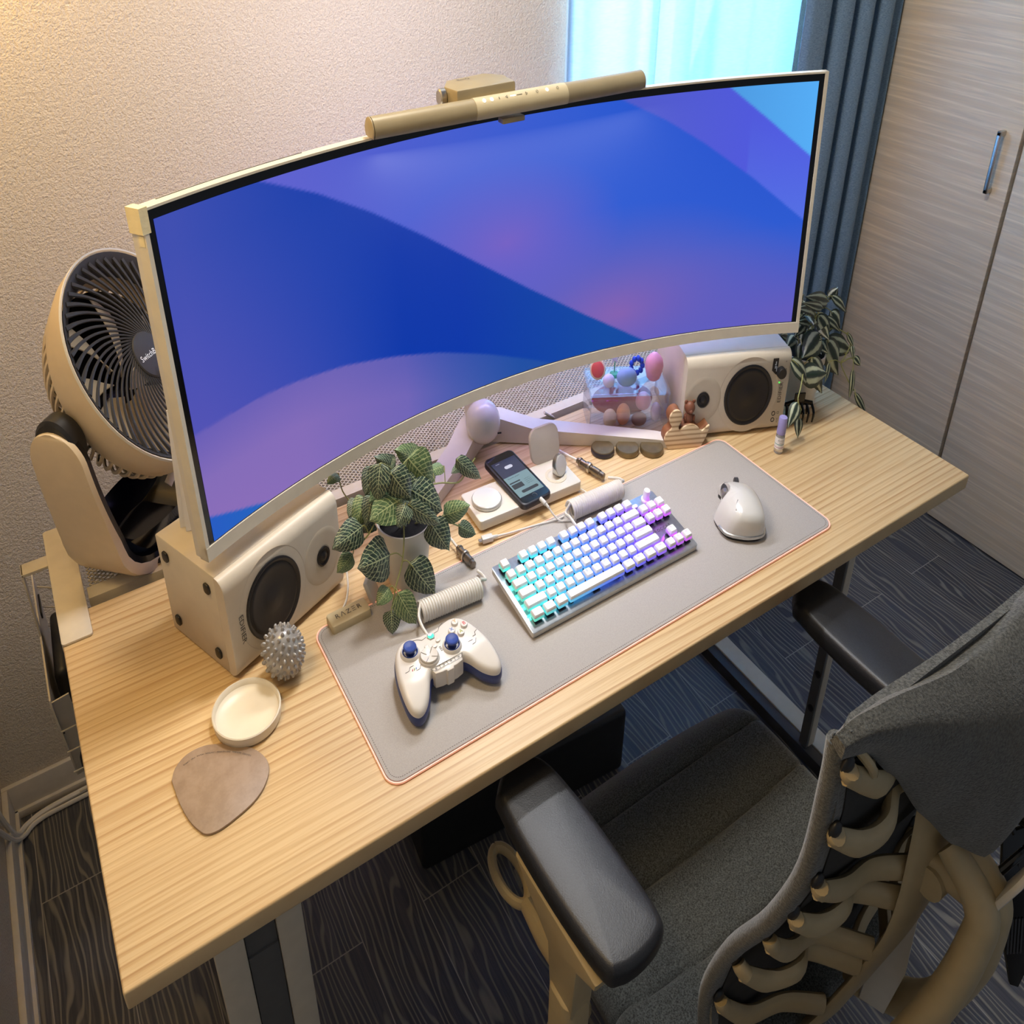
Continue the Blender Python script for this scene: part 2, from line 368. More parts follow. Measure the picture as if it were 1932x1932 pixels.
def prism(bm, pts, z0, z1, bev=0.0, T=I4, seg=2, dome=0.0):
    """outline in the xy plane, with rounded rims"""
    n = len(pts); P = [Vector((p[0], p[1])) for p in pts]
    A = sum(P[i].x * P[(i + 1) % n].y - P[(i + 1) % n].x * P[i].y for i in range(n))
    if A < 0: P.reverse()
    def inset(d):
        out = []
        for i in range(n):
            a, b, c = P[i - 1], P[i], P[(i + 1) % n]
            d1 = (b - a).normalized(); d2 = (c - b).normalized()
            n1 = Vector((-d1.y, d1.x)); n2 = Vector((-d2.y, d2.x)); k = n1 + n2
            k = k / max(k.length_squared, 0.4) * 2
            out.append(b + k * d)
        return out
    rows = []
    if bev > 0:
        for s in range(seg + 1):
            t = PI / 2 * s / seg; rows.append((bev * (1 - math.sin(t)), z0 + bev * (1 - math.cos(t))))
        for s in range(seg + 1):
            t = PI / 2 * s / seg; rows.append((bev * (1 - math.cos(t)), z1 - bev * (1 - math.sin(t))))
    else: rows = [(0, z0), (0, z1)]
    rs = []
    for d, z in rows:
        q = inset(d) if d else P
        rs.append(ring(bm, [T @ Vector((p.x, p.y, z)) for p in q]))
    for a, b in zip(rs, rs[1:]): bridge(bm, a, b)
    bm.faces.new(list(reversed(rs[0])))
    if dome:
        q0 = inset(bev); cx_ = sum(p.x for p in q0) / n; cy_ = sum(p.y for p in q0) / n; prev = rs[-1]
        for k in (0.88, 0.7, 0.45, 0.2):
            rg = ring(bm, [T @ Vector((cx_ + (p.x - cx_) * k, cy_ + (p.y - cy_) * k, z1 + dome * (1 - k * k))) for p in q0])
            bridge(bm, prev, rg); prev = rg
        bm.faces.new(prev)
    else: bm.faces.new(rs[-1])
def rrect(x0, x1, y0, y1, r, n=5):
    out = []
    for cx, cy, a0 in ((x1 - r, y1 - r, 0), (x0 + r, y1 - r, 90), (x0 + r, y0 + r, 180), (x1 - r, y0 + r, 270)):
        for i in range(n + 1):
            a = math.radians(a0 + 90 * i / n); out.append((cx + r * math.cos(a), cy + r * math.sin(a)))
    return out
def grid(bm, f, nu, nv, thick=None):
    """f(u,v)->Vector; with thick the sheet is closed into a slab"""
    V = [[bm.verts.new(f(i / nu, j / nv)) for j in range(nv + 1)] for i in range(nu + 1)]
    F = []
    for i in range(nu):
        for j in range(nv):
            F.append(bm.faces.new((V[i][j], V[i + 1][j], V[i + 1][j + 1], V[i][j + 1])))
    if thick:
        bm.normal_update()
        bmesh.ops.solidify(bm, geom=F, thickness=thick)
    return V
def bmn(): return bmesh.new()
def obj(name, bm, m, parent=None, angle=35, recalc=True, uv=None):
    if recalc: bmesh.ops.recalc_face_normals(bm, faces=bm.faces)
    off = parent_world(parent) if parent is not None else Vector((0, 0, 0))
    if parent is None:
        xs = [v.co.x for v in bm.verts]; ys = [v.co.y for v in bm.verts]; zs = [v.co.z for v in bm.verts]
        off = Vector(((min(xs) + max(xs)) / 2, (min(ys) + max(ys)) / 2, (min(zs) + DT) * S))
    for v in bm.verts:
        v.co = Vector((v.co.x, v.co.y, (v.co.z + DT) * S)) - off
    me = bpy.data.meshes.new(name); bm.to_mesh(me); bm.free()
    for mm in (m if isinstance(m, (list, tuple)) else [m]): me.materials.append(MT[mm] if isinstance(mm, str) else mm)
    me.shade_smooth()
    me.set_sharp_from_angle(angle=math.radians(angle))
    o = bpy.data.objects.new(name, me); C.objects.link(o)
    if parent is not None: o.parent = parent
    else: o.location = off
    return o
def parent_world(p):
    v = Vector((0, 0, 0))
    while p is not None: v += p.location; p = p.parent
    return v
def tag(o, label=None, cat=None, group=None, kind=None):
    if label: o['label'] = label
    if cat: o['category'] = cat
    if group: o['group'] = group
    if kind: o['kind'] = kind
    return o
def thing(name, label, cat, x, y, z=0.0, group=None):
    o = bpy.data.objects.new(name, None); C.objects.link(o); o.location = W(x, y, z)
    o.empty_display_size = 0.05
    return tag(o, label, cat, group)
def struct(name, bm, m, angle=35):
    o = obj(name, bm, m, None, angle); o['kind'] = 'structure'; return o
_tc = {}
def text_bm(bm, s, T, size, thick=0.0004, spacing=1.0):
    """flat lettering centred on T's origin, in T's xy plane"""
    k = (s, spacing)
    if k not in _tc:
        cu = bpy.data.curves.new('t', 'FONT'); cu.body = s; cu.align_x = 'CENTER'; cu.align_y = 'CENTER'; cu.size = 1.0
        cu.space_character = spacing; cu.resolution_u = 2
        o = bpy.data.objects.new('t', cu); C.objects.link(o); bpy.context.view_layer.update()
        me = bpy.data.meshes.new_from_object(o.evaluated_get(bpy.context.evaluated_depsgraph_get()))
        _tc[k] = ([v.co.copy() for v in me.vertices], [tuple(p.vertices) for p in me.polygons])
        bpy.data.objects.remove(o); bpy.data.curves.remove(cu); bpy.data.meshes.remove(me)
    V, F = _tc[k]
    vs = [bm.verts.new(T @ Vector((v.x * size, v.y * size, thick))) for v in V]
    for f in F:
        try: bm.faces.new([vs[i] for i in f])
        except ValueError: pass
def frame(o, xdir, ydir):
    x = Vector(xdir).normalized(); y = Vector(ydir); y = (y - x * y.dot(x)).normalized(); z = x.cross(y)
    M = Matrix((x, y, z)).transposed().to_4x4(); M.translation = Vector(o); return M

# ------------------------------------------------------------------ room
F0 = -DT
bm = bmn(); box(bm, -0.30, 3.3, -2.2, 1.2, F0 - 0.02, F0); struct('floor', bm, 'floor')
WX0, WX1 = 1.385, 2.25      # window opening in the back wall
ZB, ZT = -0.15, 1.35
bm = bmn()
box(bm, -0.30, WX0, 1.10, 1.18, F0, 1.75); box(bm, WX1, 2.75, 1.10, 1.18, F0, 1.75)
box(bm, WX0, WX1, 1.10, 1.18, F0, ZB); box(bm, WX0, WX1, 1.10, 1.18, ZT, 1.75)
struct('wall_back', bm, 'wall')
bm = bmn(); box(bm, -0.33, -0.25, -2.2, 1.10, F0, 1.75); struct('wall_left', bm, 'wall')
bm = bmn(); box(bm, -0.25, WX0, 1.088, 1.10, F0, F0 + 0.075, 0.002); box(bm, -0.25, WX0, 1.080, 1.10, F0, F0 + 0.018, 0.002); struct('baseboard_back', bm, 'trim')
bm = bmn(); box(bm, -0.25, -0.236, -2.2, 1.088, F0, F0 + 0.075, 0.002); box(bm, -0.25, -0.228, -2.2, 1.088, F0, F0 + 0.018, 0.002); struct('baseboard_left', bm, 'trim')
# window: frame, glass, bright sky outside
bm = bmn()
for a in ((WX0, WX0 + 0.035, ZB, ZT), (WX1 - 0.035, WX1, ZB, ZT), (WX0, WX1, ZB, ZB + 0.03), (WX0, WX1, ZT - 0.03, ZT), (1.80, 1.84, ZB, ZT)):
    box(bm, a[0], a[1], 1.11, 1.15, a[2], a[3], 0.003)
win = struct('window_1', bm, 'trim')
bm = bmn(); box(bm, WX0 + 0.03, WX1 - 0.03, 1.128, 1.132, ZB + 0.02, ZT - 0.02)
gm = mat('window_glass', (240, 250, 255), 0.02, trans=1.0, var=0.0); gm.node_tree.nodes['Principled BSDF'].inputs['IOR'].default_value = 1.05
obj('pane', bm, gm, win)
bm = bmn(); box(bm, 0.4, 3.9, 2.2, 2.22, -1.4, 3.6)
m_, n_, l_, b_ = new('overcast_sky_backdrop')
v_ = coords(n_, l_, (1, 1, 1)); f_ = noise(n_, l_, v_, 1.4, 2)
e_ = n_.new('ShaderNodeEmission'); l_.new(ramp(n_, l_, f_, [(0.3, lin((150, 208, 250))), (0.7, lin((190, 228, 255)))]), e_.inputs[0]); e_.inputs[1].default_value = 1.7
l_.new(e_.outputs[0], n_['Material Output'].inputs[0])
o = struct('sky_outside', bm, m_)
# sheer and heavy curtains
def curtain(name, x0, x1, y, depth, folds, m, z0, z1, ph=0.0, thick=0.0015, sharp=1.0, slope=0.0):
    bm = bmn(); N = int(folds * 14)
    def f(u, v):
        t = u * folds * 2 * PI + ph
        s = math.sin(t) + 0.35 * math.sin(2.3 * t + 1.1)
        return Vector((x0 + (x1 - x0) * u + 0.012 * sharp * math.sin(2 * t), y + slope * u + depth * s * (0.9 + 0.1 * v), z0 + (z1 - z0) * v))
    grid(bm, f, N, 6, thick)
    return obj(name, bm, m, None, 60)
def curtain2(name, pts, m, z0, z1):
    bm = bmn(); n = len(pts) - 1
    Q = catmull([Vector((p[0], p[1], 0)) for p in pts], 8); N = len(Q) - 1
    def f(u, v):
        k = min(int(round(u * N)), N); return Vector((Q[k].x, Q[k].y, z0 + (z1 - z0) * v))
    grid(bm, f, N, 4, 0.002)
    return obj(name, bm, m, None, 60)
sh = curtain2('sheer_curtain', [(1.355, 1.05), (1.375, 1.06), (1.40, 1.045), (1.46, 1.05), (1.53, 1.035), (1.60, 1.055), (1.625, 1.02), (1.64, 1.06), (1.70, 1.062), (1.76, 1.058), (1.80, 1.062), (1.83, 1.045), (1.90, 1.06), (1.97, 1.03), (2.02, 1.045), (2.09, 1.03), (2.14, 1.05), (2.19, 1.035)], 'sheer', ZB - 0.25, ZT + 0.05)
tag(sh, 'white sheer curtain hanging in the bright window behind the monitor', 'curtain')
hc = curtain2('blackout_curtain', [(2.17, 1.00), (2.20, 0.985), (2.265, 0.985), (2.275, 1.03), (2.31, 1.03), (2.32, 0.985), (2.365, 0.98), (2.375, 1.035), (2.405, 1.03), (2.415, 0.98), (2.455, 0.975), (2.465, 1.03), (2.495, 1.025), (2.505, 0.975), (2.545, 0.97), (2.555, 1.02), (2.585, 1.01), (2.615, 0.99)], 'curtain', F0 + 0.01, ZT + 0.1)
tag(hc, 'slate blue pleated blackout curtain between the window and the wood cabinet', 'curtain')
bm = bmn(); tube(bm, [(1.35, 1.03, ZT + 0.12), (2.62, 1.03, ZT + 0.12)], 0.012)
tag(obj('curtain_rail', bm, 'trim'), 'white curtain rail above the window', 'curtain rail')
# cabinet wall on the right
cb = thing('wardrobe', 'tall built in wardrobe with greige wood grain doors right of the desk', 'wardrobe', 2.66, 0.2, F0)
bm = bmn(); box(bm, 2.655, 3.1, -0.7, 1.08, F0 + 0.012, 1.6); obj('body', bm, 'trim', cb)
for k, (y0, y1, hy) in enumerate(((0.549, 1.075, 0.600), (-0.02, 0.537, 0.03), (-0.6, -0.03, -0.55))):
    bm = bmn(); box(bm, 2.63, 2.652, y0, y1, F0 + 0.005, 1.58, 0.002); d = obj('door', bm, 'cab', cb)
    bm = bmn(); box(bm, 2.603, 2.609, hy - 0.006, hy + 0.006, 0.125, 0.262, 0.002)
    box(bm, 2.603, 2.632, hy - 0.006, hy + 0.006, 0.125, 0.136, 0.002); box(bm, 2.603, 2.632, hy - 0.006, hy + 0.006, 0.251, 0.262, 0.002)
    obj('handle', bm, 'steel', d)

# ------------------------------------------------------------------ desk
DW, DD = 1.624, 0.587
dk = thing('standing_desk', 'long light oak topped standing desk on white steel legs', 'desk', 0.81, 0.29, F0)
bm = bmn(); box(bm, 0, DW, 0, DD, -0.0245, 0, 0.0028, 3); obj('tabletop', bm, 'desk', dk)
def leg(x0, x1, y, gx0, gx1):
    bm = bmn()
    box(bm, x0, gx0, y, y + 0.06, F0 + 0.035, -0.03, 0.002); box(bm, gx1, x1, y, y + 0.06, F0 + 0.035, -0.03, 0.002)
    box(bm, x0, x1, y + 0.055, y + 0.065, F0 + 0.035, -0.03, 0.001)
    o = obj('leg', bm, 'steelw', dk)
    bm = bmn(); box(bm, gx0 + 0.001, gx1 - 0.001, y + 0.006, y + 0.05, -0.34, -0.028, 0.001); box(bm, gx0 + 0.001, gx1 - 0.001, y + 0.003, y + 0.053, F0 + 0.04, -0.14, 0.001)
    obj('inner_column', bm, 'greyst', o)
    return o
leg(0.099, 0.218, 0.06, 0.138, 0.182)
bm = bmn(); box(bm, 0.12, 0.185, 0.02, 0.56, F0, F0 + 0.035, 0.004); obj('foot', bm, 'steelw', dk)
bm = bmn(); box(bm, 1.553, 1.577, 0.165, 0.190, F0 + 0.035, -0.03, 0.002); lg = obj('leg', bm, 'steelw', dk)
bm = bmn(); box(bm, 1.545, 1.553, 0.166, 0.189, F0 + 0.035, -0.03, 0.001); obj('inner_face', bm, 'greyst', lg)
for z in (-0.50, -0.585):
    bm = bmn(); lathe(bm, [(0.008, 0), (0.008, 0.002), (0.004, 0.004)], 12, TR(1.5445, 0.176, z, ry=-PI / 2)); obj('bolt', bm, 'black', lg)
bm = bmn(); box(bm, 1.575, 1.625, 0.10, 0.585, F0, F0 + 0.03, 0.003); ft = obj('foot', bm, 'steelw', dk)
bm = bmn(); box(bm, 1.545, 1.574, 0.10, 0.585, F0, F0 + 0.028, 0.002); obj('foot_side', bm, 'darkgrey', ft)
bm = bmn(); box(bm, 0.15, 1.58, 0.25, 0.30, -0.075, -0.03, 0.003); obj('crossbeam', bm, 'steelw', dk)

# steel rack behind the desk: mesh shelf, clamps, cable tray below
rk = thing('mesh_shelf', 'white expanded metal shelf clamped behind the desk back edge', 'shelf', 0.8, 0.70, -0.02)
def mesh_sheet(bm, x0, x1, y0, y1, z, px, py, w, t):
    nx = int((x1 - x0) / px); ny = int((y1 - y0) / py)
    def strand(a, b):
        a = Vector(a); b = Vector(b); d = (b - a).normalized(); n = Vector((-d.y, d.x, 0)) * w / 2
        q = [bm.verts.new(p) for p in (a + n, b + n, b - n, a - n)]; bm.faces.new(q)
        k = [bm.verts.new(v.co - Vector((0, 0, t))) for v in q]; bm.faces.new(list(reversed(k)))
        bm.faces.new((q[3], q[2], k[2], k[3])); bm.faces.new((q[1], q[0], k[0], k[1]))
    for j in range(ny):
        ya = y0 + j * py; yb = ya + py
        for i in range(nx):
            xa = x0 + i * px
            strand((xa, ya, z), (xa + px / 2, (ya + yb) / 2, z)); strand((xa + px / 2, (ya + yb) / 2, z), (xa + px, ya, z))
            strand((xa, yb, z), (xa + px / 2, (ya + yb) / 2, z)); strand((xa + px / 2, (ya + yb) / 2, z), (xa + px, yb, z))
bm = bmn(); mesh_sheet(bm, 0.055, 1.575, 0.645, 0.800, -0.010, 0.0125, 0.0092, 0.0017, 0.0015)
obj('mesh_panel', bm, 'steelw', rk, recalc=False)
bm = bmn(); box(bm, 0.05, 1.58, 0.622, 0.648, -0.016, -0.009, 0.001); box(bm, 0.05, 1.58, 0.620, 0.6225, -0.045, -0.009, 0.0005)
box(bm, 0.05, 1.58, 0.798, 0.812, -0.016, -0.009, 0.001); obj('rim', bm, 'steelw', rk)
for x0 in (-0.001, 1.577):
    bm = bmn(); prism(bm, rrect(x0, x0 + 0.047, 0.524, 0.807, 0.005), 0.0005, 0.004, 0.0008)
    box(bm, x0, x0 + 0.004, 0.53, 0.80, -0.05, 0.0004, 0.0005); obj('clamp_plate', bm, 'steelw', rk)
tr = thing('cable_tray', 'sheet steel cable tray hanging under the mesh shelf, coloured dark for shade', 'cable tray', 0.8, 0.7, -0.16)
bm = bmn(); box(bm, 0.06, 1.57, 0.63, 0.80, -0.152, -0.149, 0.001); obj('tray', bm, 'darkgrey', tr)  # dark grey stands in for the shade below the shelf
for x in (0.1, 0.8, 1.5):
    bm = bmn(); box(bm, x, x + 0.02, 0.80, 0.803, -0.152, -0.012, 0.0005); obj('bracket', bm, 'steelw', tr)
for x0, x1, y0, y1, h, lab in ((0.86, 0.98, 0.67, 0.76, 0.028, 'left'), (1.03, 1.20, 0.66, 0.76, 0.03, 'middle'), (1.30, 1.42, 0.66, 0.76, 0.028, 'right')):
    bm = bmn(); box(bm, x0, x1, y0, y1, -0.1488, -0.1488 + h + 0.03, 0.005)
    tag(obj('power_adapter', bm, 'gloss'), 'white block power adapter in the cable tray, %s of the three' % lab, 'power adapter', 'power adapters in the cable tray')
bm = bmn(); tube(bm, [(0.72, 0.66, -0.14), (0.80, 0.70, -0.13), (0.90, 0.64, -0.12), (1.0, 0.66, -0.08), (1.06, 0.61, -0.05), (1.1, 0.64, -0.14)], 0.004)
tag(obj('black_power_cord', bm, 'cableg'), 'black power cord looping down behind the desk edge', 'cable')
bm = bmn(); tube(bm, [(1.00, 0.612, 0.004), (1.06, 0.63, -0.04), (1.16, 0.66, -0.13), (1.3, 0.70, -0.14)], 0.0028)
tag(obj('grey_cable', bm, 'cable'), 'thin white cable dropping off the desk back edge beside the clear box', 'cable')

# side pocket rack hanging on the left end of the desk
sp = thing('side_magazine_rack', 'white slotted metal rack hanging off the left end of the desk', 'rack', -0.06, 0.75, -0.5)
bm = bmn()
pts = [(-0.078, 0.9), (-0.078, 0.9)]
def plate(bm, quad, t):
    q = [Vector(p) for p in quad]; nn = (q[1] - q[0]).cross(q[2] - q[0]).normalized() * t
    a = [bm.verts.new(p) for p in q]; b = [bm.verts.new(p + nn) for p in q]
    n = len(a); bm.faces.new(a); bm.faces.new(list(reversed(b)))
    for i in range(n): bm.faces.new((a[i], b[i], b[(i + 1) % n], a[(i + 1) % n]))
plate(bm, [(-0.052, 1.00, -0.175), (-0.052, 0.99, -0.16), (-0.052, 0.640, -0.155), (-0.052, 0.635, -0.165), (-0.052, 0.72, -0.37), (-0.052, 1.0, -0.37)], 0.003)
obj('side_plate', bm, 'steelw', sp)
bm = bmn(); plate(bm, [(-0.052, 0.640, -0.160), (-0.020, 0.645, -0.160), (-0.020, 0.725, -0.37), (-0.052, 0.72, -0.37)], 0.002); obj('front_plate', bm, 'steelw', sp)
for z in (-0.19, -0.23, -0.27, -0.31, -0.35):
    bm = bmn(); tube(bm, [(-0.050, 0.66, z), (-0.006, 0.655, z + 0.005), (-0.006, 0.95, z + 0.005), (-0.05, 0.99, z)], 0.0016, smooth=0); obj('wire_rail', bm, 'steelw', sp)
for y, z in ((0.93, -0.19), (0.70, -0.24)):
    bm = bmn(); prism(bm, rrect(-0.03, 0.03, -0.007, 0.007, 0.0068), 0, 0.0025, T=TR(-0.0485, y, z, rx=PI / 2, rz=PI / 2)); obj('slot', bm, 'black', sp)
bm = bmn(); box(bm, -0.036, -0.006, 0.70, 0.86, -0.365, -0.160, 0.012, 3)
for v in bm.verts: v.co.x += 0.004 * math.sin(v.co.y * 25)
tag(obj('black_bag', bm, 'black'), 'flat black fabric bag stored in the side rack left of the desk', 'bag')
bm = bmn(); box(bm, -0.052, 0.03, 0.80, 0.83, -0.052, -0.047, 0.001); box(bm, -0.052, -0.049, 0.80, 0.83, -0.18, -0.047, 0.0005); obj('hook', bm, 'steelw', sp)
# cables on the floor along the wall
bm = bmn(); tube(bm, [(-0.242, 0.93, F0 + 0.20), (-0.238, 0.97, F0 + 0.10), (-0.232, 1.01, F0 + 0.03), (-0.212, 1.045, F0 + 0.012), (-0.15, 1.062, F0 + 0.01), (0.05, 1.068, F0 + 0.008), (0.3, 1.07, F0 + 0.008)], 0.006)
tube(bm, [(-0.242, 0.90, F0 + 0.16), (-0.236, 0.98, F0 + 0.05), (-0.222, 1.02, F0 + 0.012), (-0.19, 1.045, F0 + 0.008), (-0.1, 1.052, F0 + 0.006), (0.3, 1.054, F0 + 0.006)], 0.005)
tag(obj('floor_cable', bm, 'cable'), 'bundle of white cables running along the baseboard in the left corner', 'cable')
# low black box under the desk
bm = bmn(); box(bm, 0.0, 0.56, 0.0, 0.30, F0 + 0.002, F0 + 0.155, 0.012, 3, TR(0.571, 0.448, 0, rz=-0.09))
for v in bm.verts: pass
tag(obj('footrest_box', bm, 'black'), 'low black box standing on the floor under the desk', 'box')

# ------------------------------------------------------------------ monitor (curved 49 inch)
MX, MY, MZ, MYAW, MPIT, MROL, MR, MW, MH = 0.8172, 0.48226, 0.34881, -0.02674, -0.06579, 0.00411, 1.233, 1.2199, 0.3464
def scr(s, t, n=0.0):
    """point on the curved screen: s across, t up, n towards the viewer"""
    a = s / MR; X = (MR - n) * math.sin(a); Y = -(MR - (MR - n) * math.cos(a)); Z = t
    X, Z = X * math.cos(MROL) - Z * math.sin(MROL), X * math.sin(MROL) + Z * math.cos(MROL)
    Y, Z = Y * math.cos(MPIT) - Z * math.sin(MPIT), Y * math.sin(MPIT) + Z * math.cos(MPIT)
    X, Y = X * math.cos(MYAW) - Y * math.sin(MYAW), X * math.sin(MYAW) + Y * math.cos(MYAW)
    return Vector((MX + X, MY + Y, MZ + Z))
mo = thing('curved_monitor', 'ultrawide curved monitor in a white frame showing a blue and purple wallpaper', 'monitor', MX, MY + 0.08, 0.0)
def band(bm, s0, s1, t0, t1, n0, n1, N=64):
    prev = None
    for i in range(N + 1):
        s = s0 + (s1 - s0) * i / N
        r = ring(bm, [scr(s, t0, n1), scr(s, t1, n1), scr(s, t1, n0), scr(s, t0, n0)])
        if prev: bridge(bm, prev, r)
        else: bm.faces.new(r)
        prev = r
    bm.faces.new(list(reversed(prev)))
hw, hh = MW / 2, MH / 2
BL, BT, BB = 0.010, 0.0095, 0.0015
bm = bmn(); band(bm, -hw - BL, hw + BL, -hh - BB, hh + BT, -0.004, -0.0008); obj('black_border', bm, 'blackg', mo)
bm = bmn()
FL = 0.006
band(bm, -hw - BL - FL, hw + BL + FL, -hh - BB - 0.0165, -hh - BB, -0.016, 0.0016)
band(bm, -hw - BL - FL, hw + BL + FL, hh + BT, hh + BT + 0.0025, -0.016, 0.0012)
band(bm, -hw - BL - FL, -hw - BL, -hh - BB - 0.0165, hh + BT + 0.0025, -0.016, 0.0012, 2)
band(bm, hw + BL, hw + BL + FL, -hh - BB - 0.0165, hh + BT + 0.0025, -0.016, 0.0012, 2)
obj('bezel', bm, 'edge', mo)
bm = bmn(); band(bm, -hw - BL - FL + 0.001, hw + BL + FL - 0.001, -hh - 0.017, hh + BT + 0.001, -0.026, -0.0155)
band(bm, -0.30, 0.30, -0.13, 0.13, -0.055, -0.024, 32); obj('back_shell', bm, 'white', mo)
bm = bmn(); band(bm, -hw + 0.02, -hw + 0.25, hh + BT + 0.001, hh + BT + 0.0028, -0.0178, -0.0165, 12); obj('top_seam', bm, 'black', mo)
bm = bmn()
band(bm, -hw - BL - FL - 0.0030, -hw - BL - FL + 0.009, hh + BT - 0.020, hh + BT + 0.0040, -0.024, 0.0016, 3)
band(bm, -hw - BL - FL - 0.0006, -hw - BL - FL + 0.006, hh + BT - 0.032, hh + BT - 0.022, -0.012, -0.002, 3)
o = obj('tape_patch', bm, 'tape', mo); o['label'] = 'pale masking tape over the top left corner'
# the wallpaper: soft bands of blue, violet and pink
def interp(P, u):
    if u <= P[0][0]: a, b = P[0], P[1]
    elif u >= P[-1][0]: a, b = P[-2], P[-1]
    else:
        for a, b in zip(P, P[1:]):
            if a[0] <= u <= b[0]: break
    return a[1] + (b[1] - a[1]) * (u - a[0]) / (b[0] - a[0])
CA = [(0.146, 0.989), (0.212, 0.911), (0.286, 0.80), (0.365, 0.663), (0.449, 0.506), (0.538, 0.341), (0.631, 0.178), (0.737, 0.006)]
CC = [(0.704, 0.983), (0.766, 0.90), (0.828, 0.798), (0.911, 0.642), (0.995, 0.462)]
CD = [(0.869, 0.99), (0.928, 0.868), (1.001, 0.71)]
CE = [(0.0, 0.365), (0.04, 0.362), (0.102, 0.358), (0.149, 0.345), (0.223, 0.316), (0.309, 0.261), (0.379, 0.207), (0.461, 0.127), (0.551, 0.028), (0.594, -0.023)]
CF = [(0.003, 0.083), (0.04, 0.042), (0.078, 0.004)]
def mx(a, b, t):
    t = max(0.0, min(1.0, t)); return tuple(a[i] + (b[i] - a[i]) * t for i in range(3))
def paper(u, v):
    if v > interp(CD, u) and u > 0.80: return mx((76, 154, 226), (86, 176, 250), (u - 0.85) * 6)
    if v > interp(CC, u) and u > 0.66:
        return mx(mx((82, 92, 204), (78, 88, 226), (u - 0.7) * 4), (88, 128, 232), (0.9 - v) * 1.1 * (u > 0.9) * 1.2)
    if v < interp(CF, u): return mx((36, 92, 196), (30, 104, 186), u * 8)
    top = interp(CA, u)
    if v > top or u > 0.74:      # upper field: violet left, blue right, pink low centre
        c = mx((96, 98, 208), (44, 92, 212), (u - 0.15) / 0.55)
        c = mx(c, (36, 84, 208), (u - 0.62) * 4 * (v - 0.35) * 2)
        d = math.hypot((u - 0.70) / 0.34, (v - 0.14) / 0.46); c = mx(c, (136, 98, 178), 1.0 - d)
        d = math.hypot((u - 1.0) / 0.36, (v + 0.05) / 0.5); c = mx(c, (98, 92, 190), (1.0 - d) * 1.3)
        d = math.hypot((u - 0.50) / 0.2, (v - 0.55) / 0.3); c = mx(c, (122, 96, 196), (1.0 - d) * 0.9)
        return c
    c = mx((62, 78, 178), (0, 54, 170), (u - 0.02) / 0.30)
    c = mx(c, (92, 84, 184), (0.9 - v) * 1.3 * (0.32 - u) * 3)
    c = mx(c, (12, 74, 164), (u - 0.42) * 4)
    if v < interp(CE, u):
        e = mx((132, 108, 186), (104, 98, 184), (u - 0.15) / 0.25); e = mx(e, (34, 82, 164), (u - 0.32) / 0.20)
        k = (interp(CE, u) - v) / 0.16
        c = mx(mx(c, e, 0.45 + min(u / 0.2, 1) * 0.35), e, k)
        c = mx(c, (150, 112, 186), (0.22 - v) * 3 * (0.2 - u) * 4)
    return c
bm = bmn(); NU, NV = 420, 132
V = []
for i in range(NU + 1):
    V.append([bm.verts.new(scr((i / NU - 0.5) * MW, (j / NV - 0.5) * MH, 0.0)) for j in range(NV + 1)])
for i in range(NU):
    for j in range(NV): bm.faces.new((V[i][j], V[i + 1][j], V[i + 1][j + 1], V[i][j + 1]))
so = obj('display_panel', bm, 'blackg', mo, recalc=False)
ca = so.data.color_attributes.new('paper', 'FLOAT_COLOR', 'POINT')
k = 0
for i in range(NU + 1):
    for j in range(NV + 1):
        acc = [0, 0, 0]
        for a in (-0.33, 0, 0.33):
            for b in (-0.33, 0, 0.33):
                q = paper((i + a) / NU, (j + b) / NV); acc = [acc[z] + q[z] / 9 for z in range(3)]
        ca.data[k].color = lin(acc); k += 1
m_, n_, l_, b_ = new('lit_display'); at = n_.new('ShaderNodeAttribute'); at.attribute_name = 'paper'
b_.inputs['Base Color'].default_value = (0.01, 0.01, 0.01, 1); b_.inputs['Roughness'].default_value = 0.6; b_.inputs['Specular IOR Level'].default_value = 0.0
l_.new(at.outputs['Color'], b_.inputs['Emission Color']); b_.inputs['Emission Strength'].default_value = 0.84
so.data.materials[0] = m_

# V-shaped stand
st = thing('monitor_stand', 'white V footed monitor stand with round tilting hub', 'monitor stand', 0.82, 0.56, 0.0)
bm = bmn()
hub = Vector((0.835, 0.592, 0.0))
def foot(tip, w0, w1, h0, h1):
    a = Vector((hub.x, hub.y + 0.03, 0)); d = (Vector(tip) - a); L = d.length; d.normalize(); nrm = Vector((-d.y, d.x, 0))
    rs = []
    for t, w, z0, z1 in ((0, w0, 0.004, h0), (0.12, w0, 0.004, h0), (0.30, w0 * 0.96, 0.002, h0 * 0.62), (0.94, w1, 0.0, h1), (1.0, w1 * 0.9, 0.0, h1 * 0.8)):
        c = a + d * L * t; rs.append(ring(bm, [c + nrm * w / 2 + Vector((0, 0, z0)), c - nrm * w / 2 + Vector((0, 0, z0)), c - nrm * w / 2 + Vector((0, 0, z1)), c + nrm * w / 2 + Vector((0, 0, z1))]))
    for p, q in zip(rs, rs[1:]): bridge(bm, p, q)
    bm.faces.new(list(reversed(rs[0]))); bm.faces.new(rs[-1])
foot((1.166, 0.394, 0), 0.040, 0.030, 0.045, 0.015); obj('foot', bm, 'white', st)
bm = bmn(); foot((0.555, 0.44, 0), 0.048, 0.040, 0.045, 0.016); obj('foot', bm, 'white', st)
bm = bmn()
prof = [(0.0355 * max(0.0, 1 - abs(t) ** 2.6) ** (1 / 2.4), 0.029 + 0.030 * t) for t in [-1, -0.985, -0.95, -0.88, -0.78, -0.62, -0.4, -0.15, 0.15, 0.4, 0.62, 0.78, 0.88, 0.95, 0.985, 1]]
lathe(bm, prof, 32, TR(0.826, 0.598, 0.064, rx=PI / 2 + 0.25, rz=-0.35), cap0=False, cap1=False); obj('hub', bm, 'gloss', st)
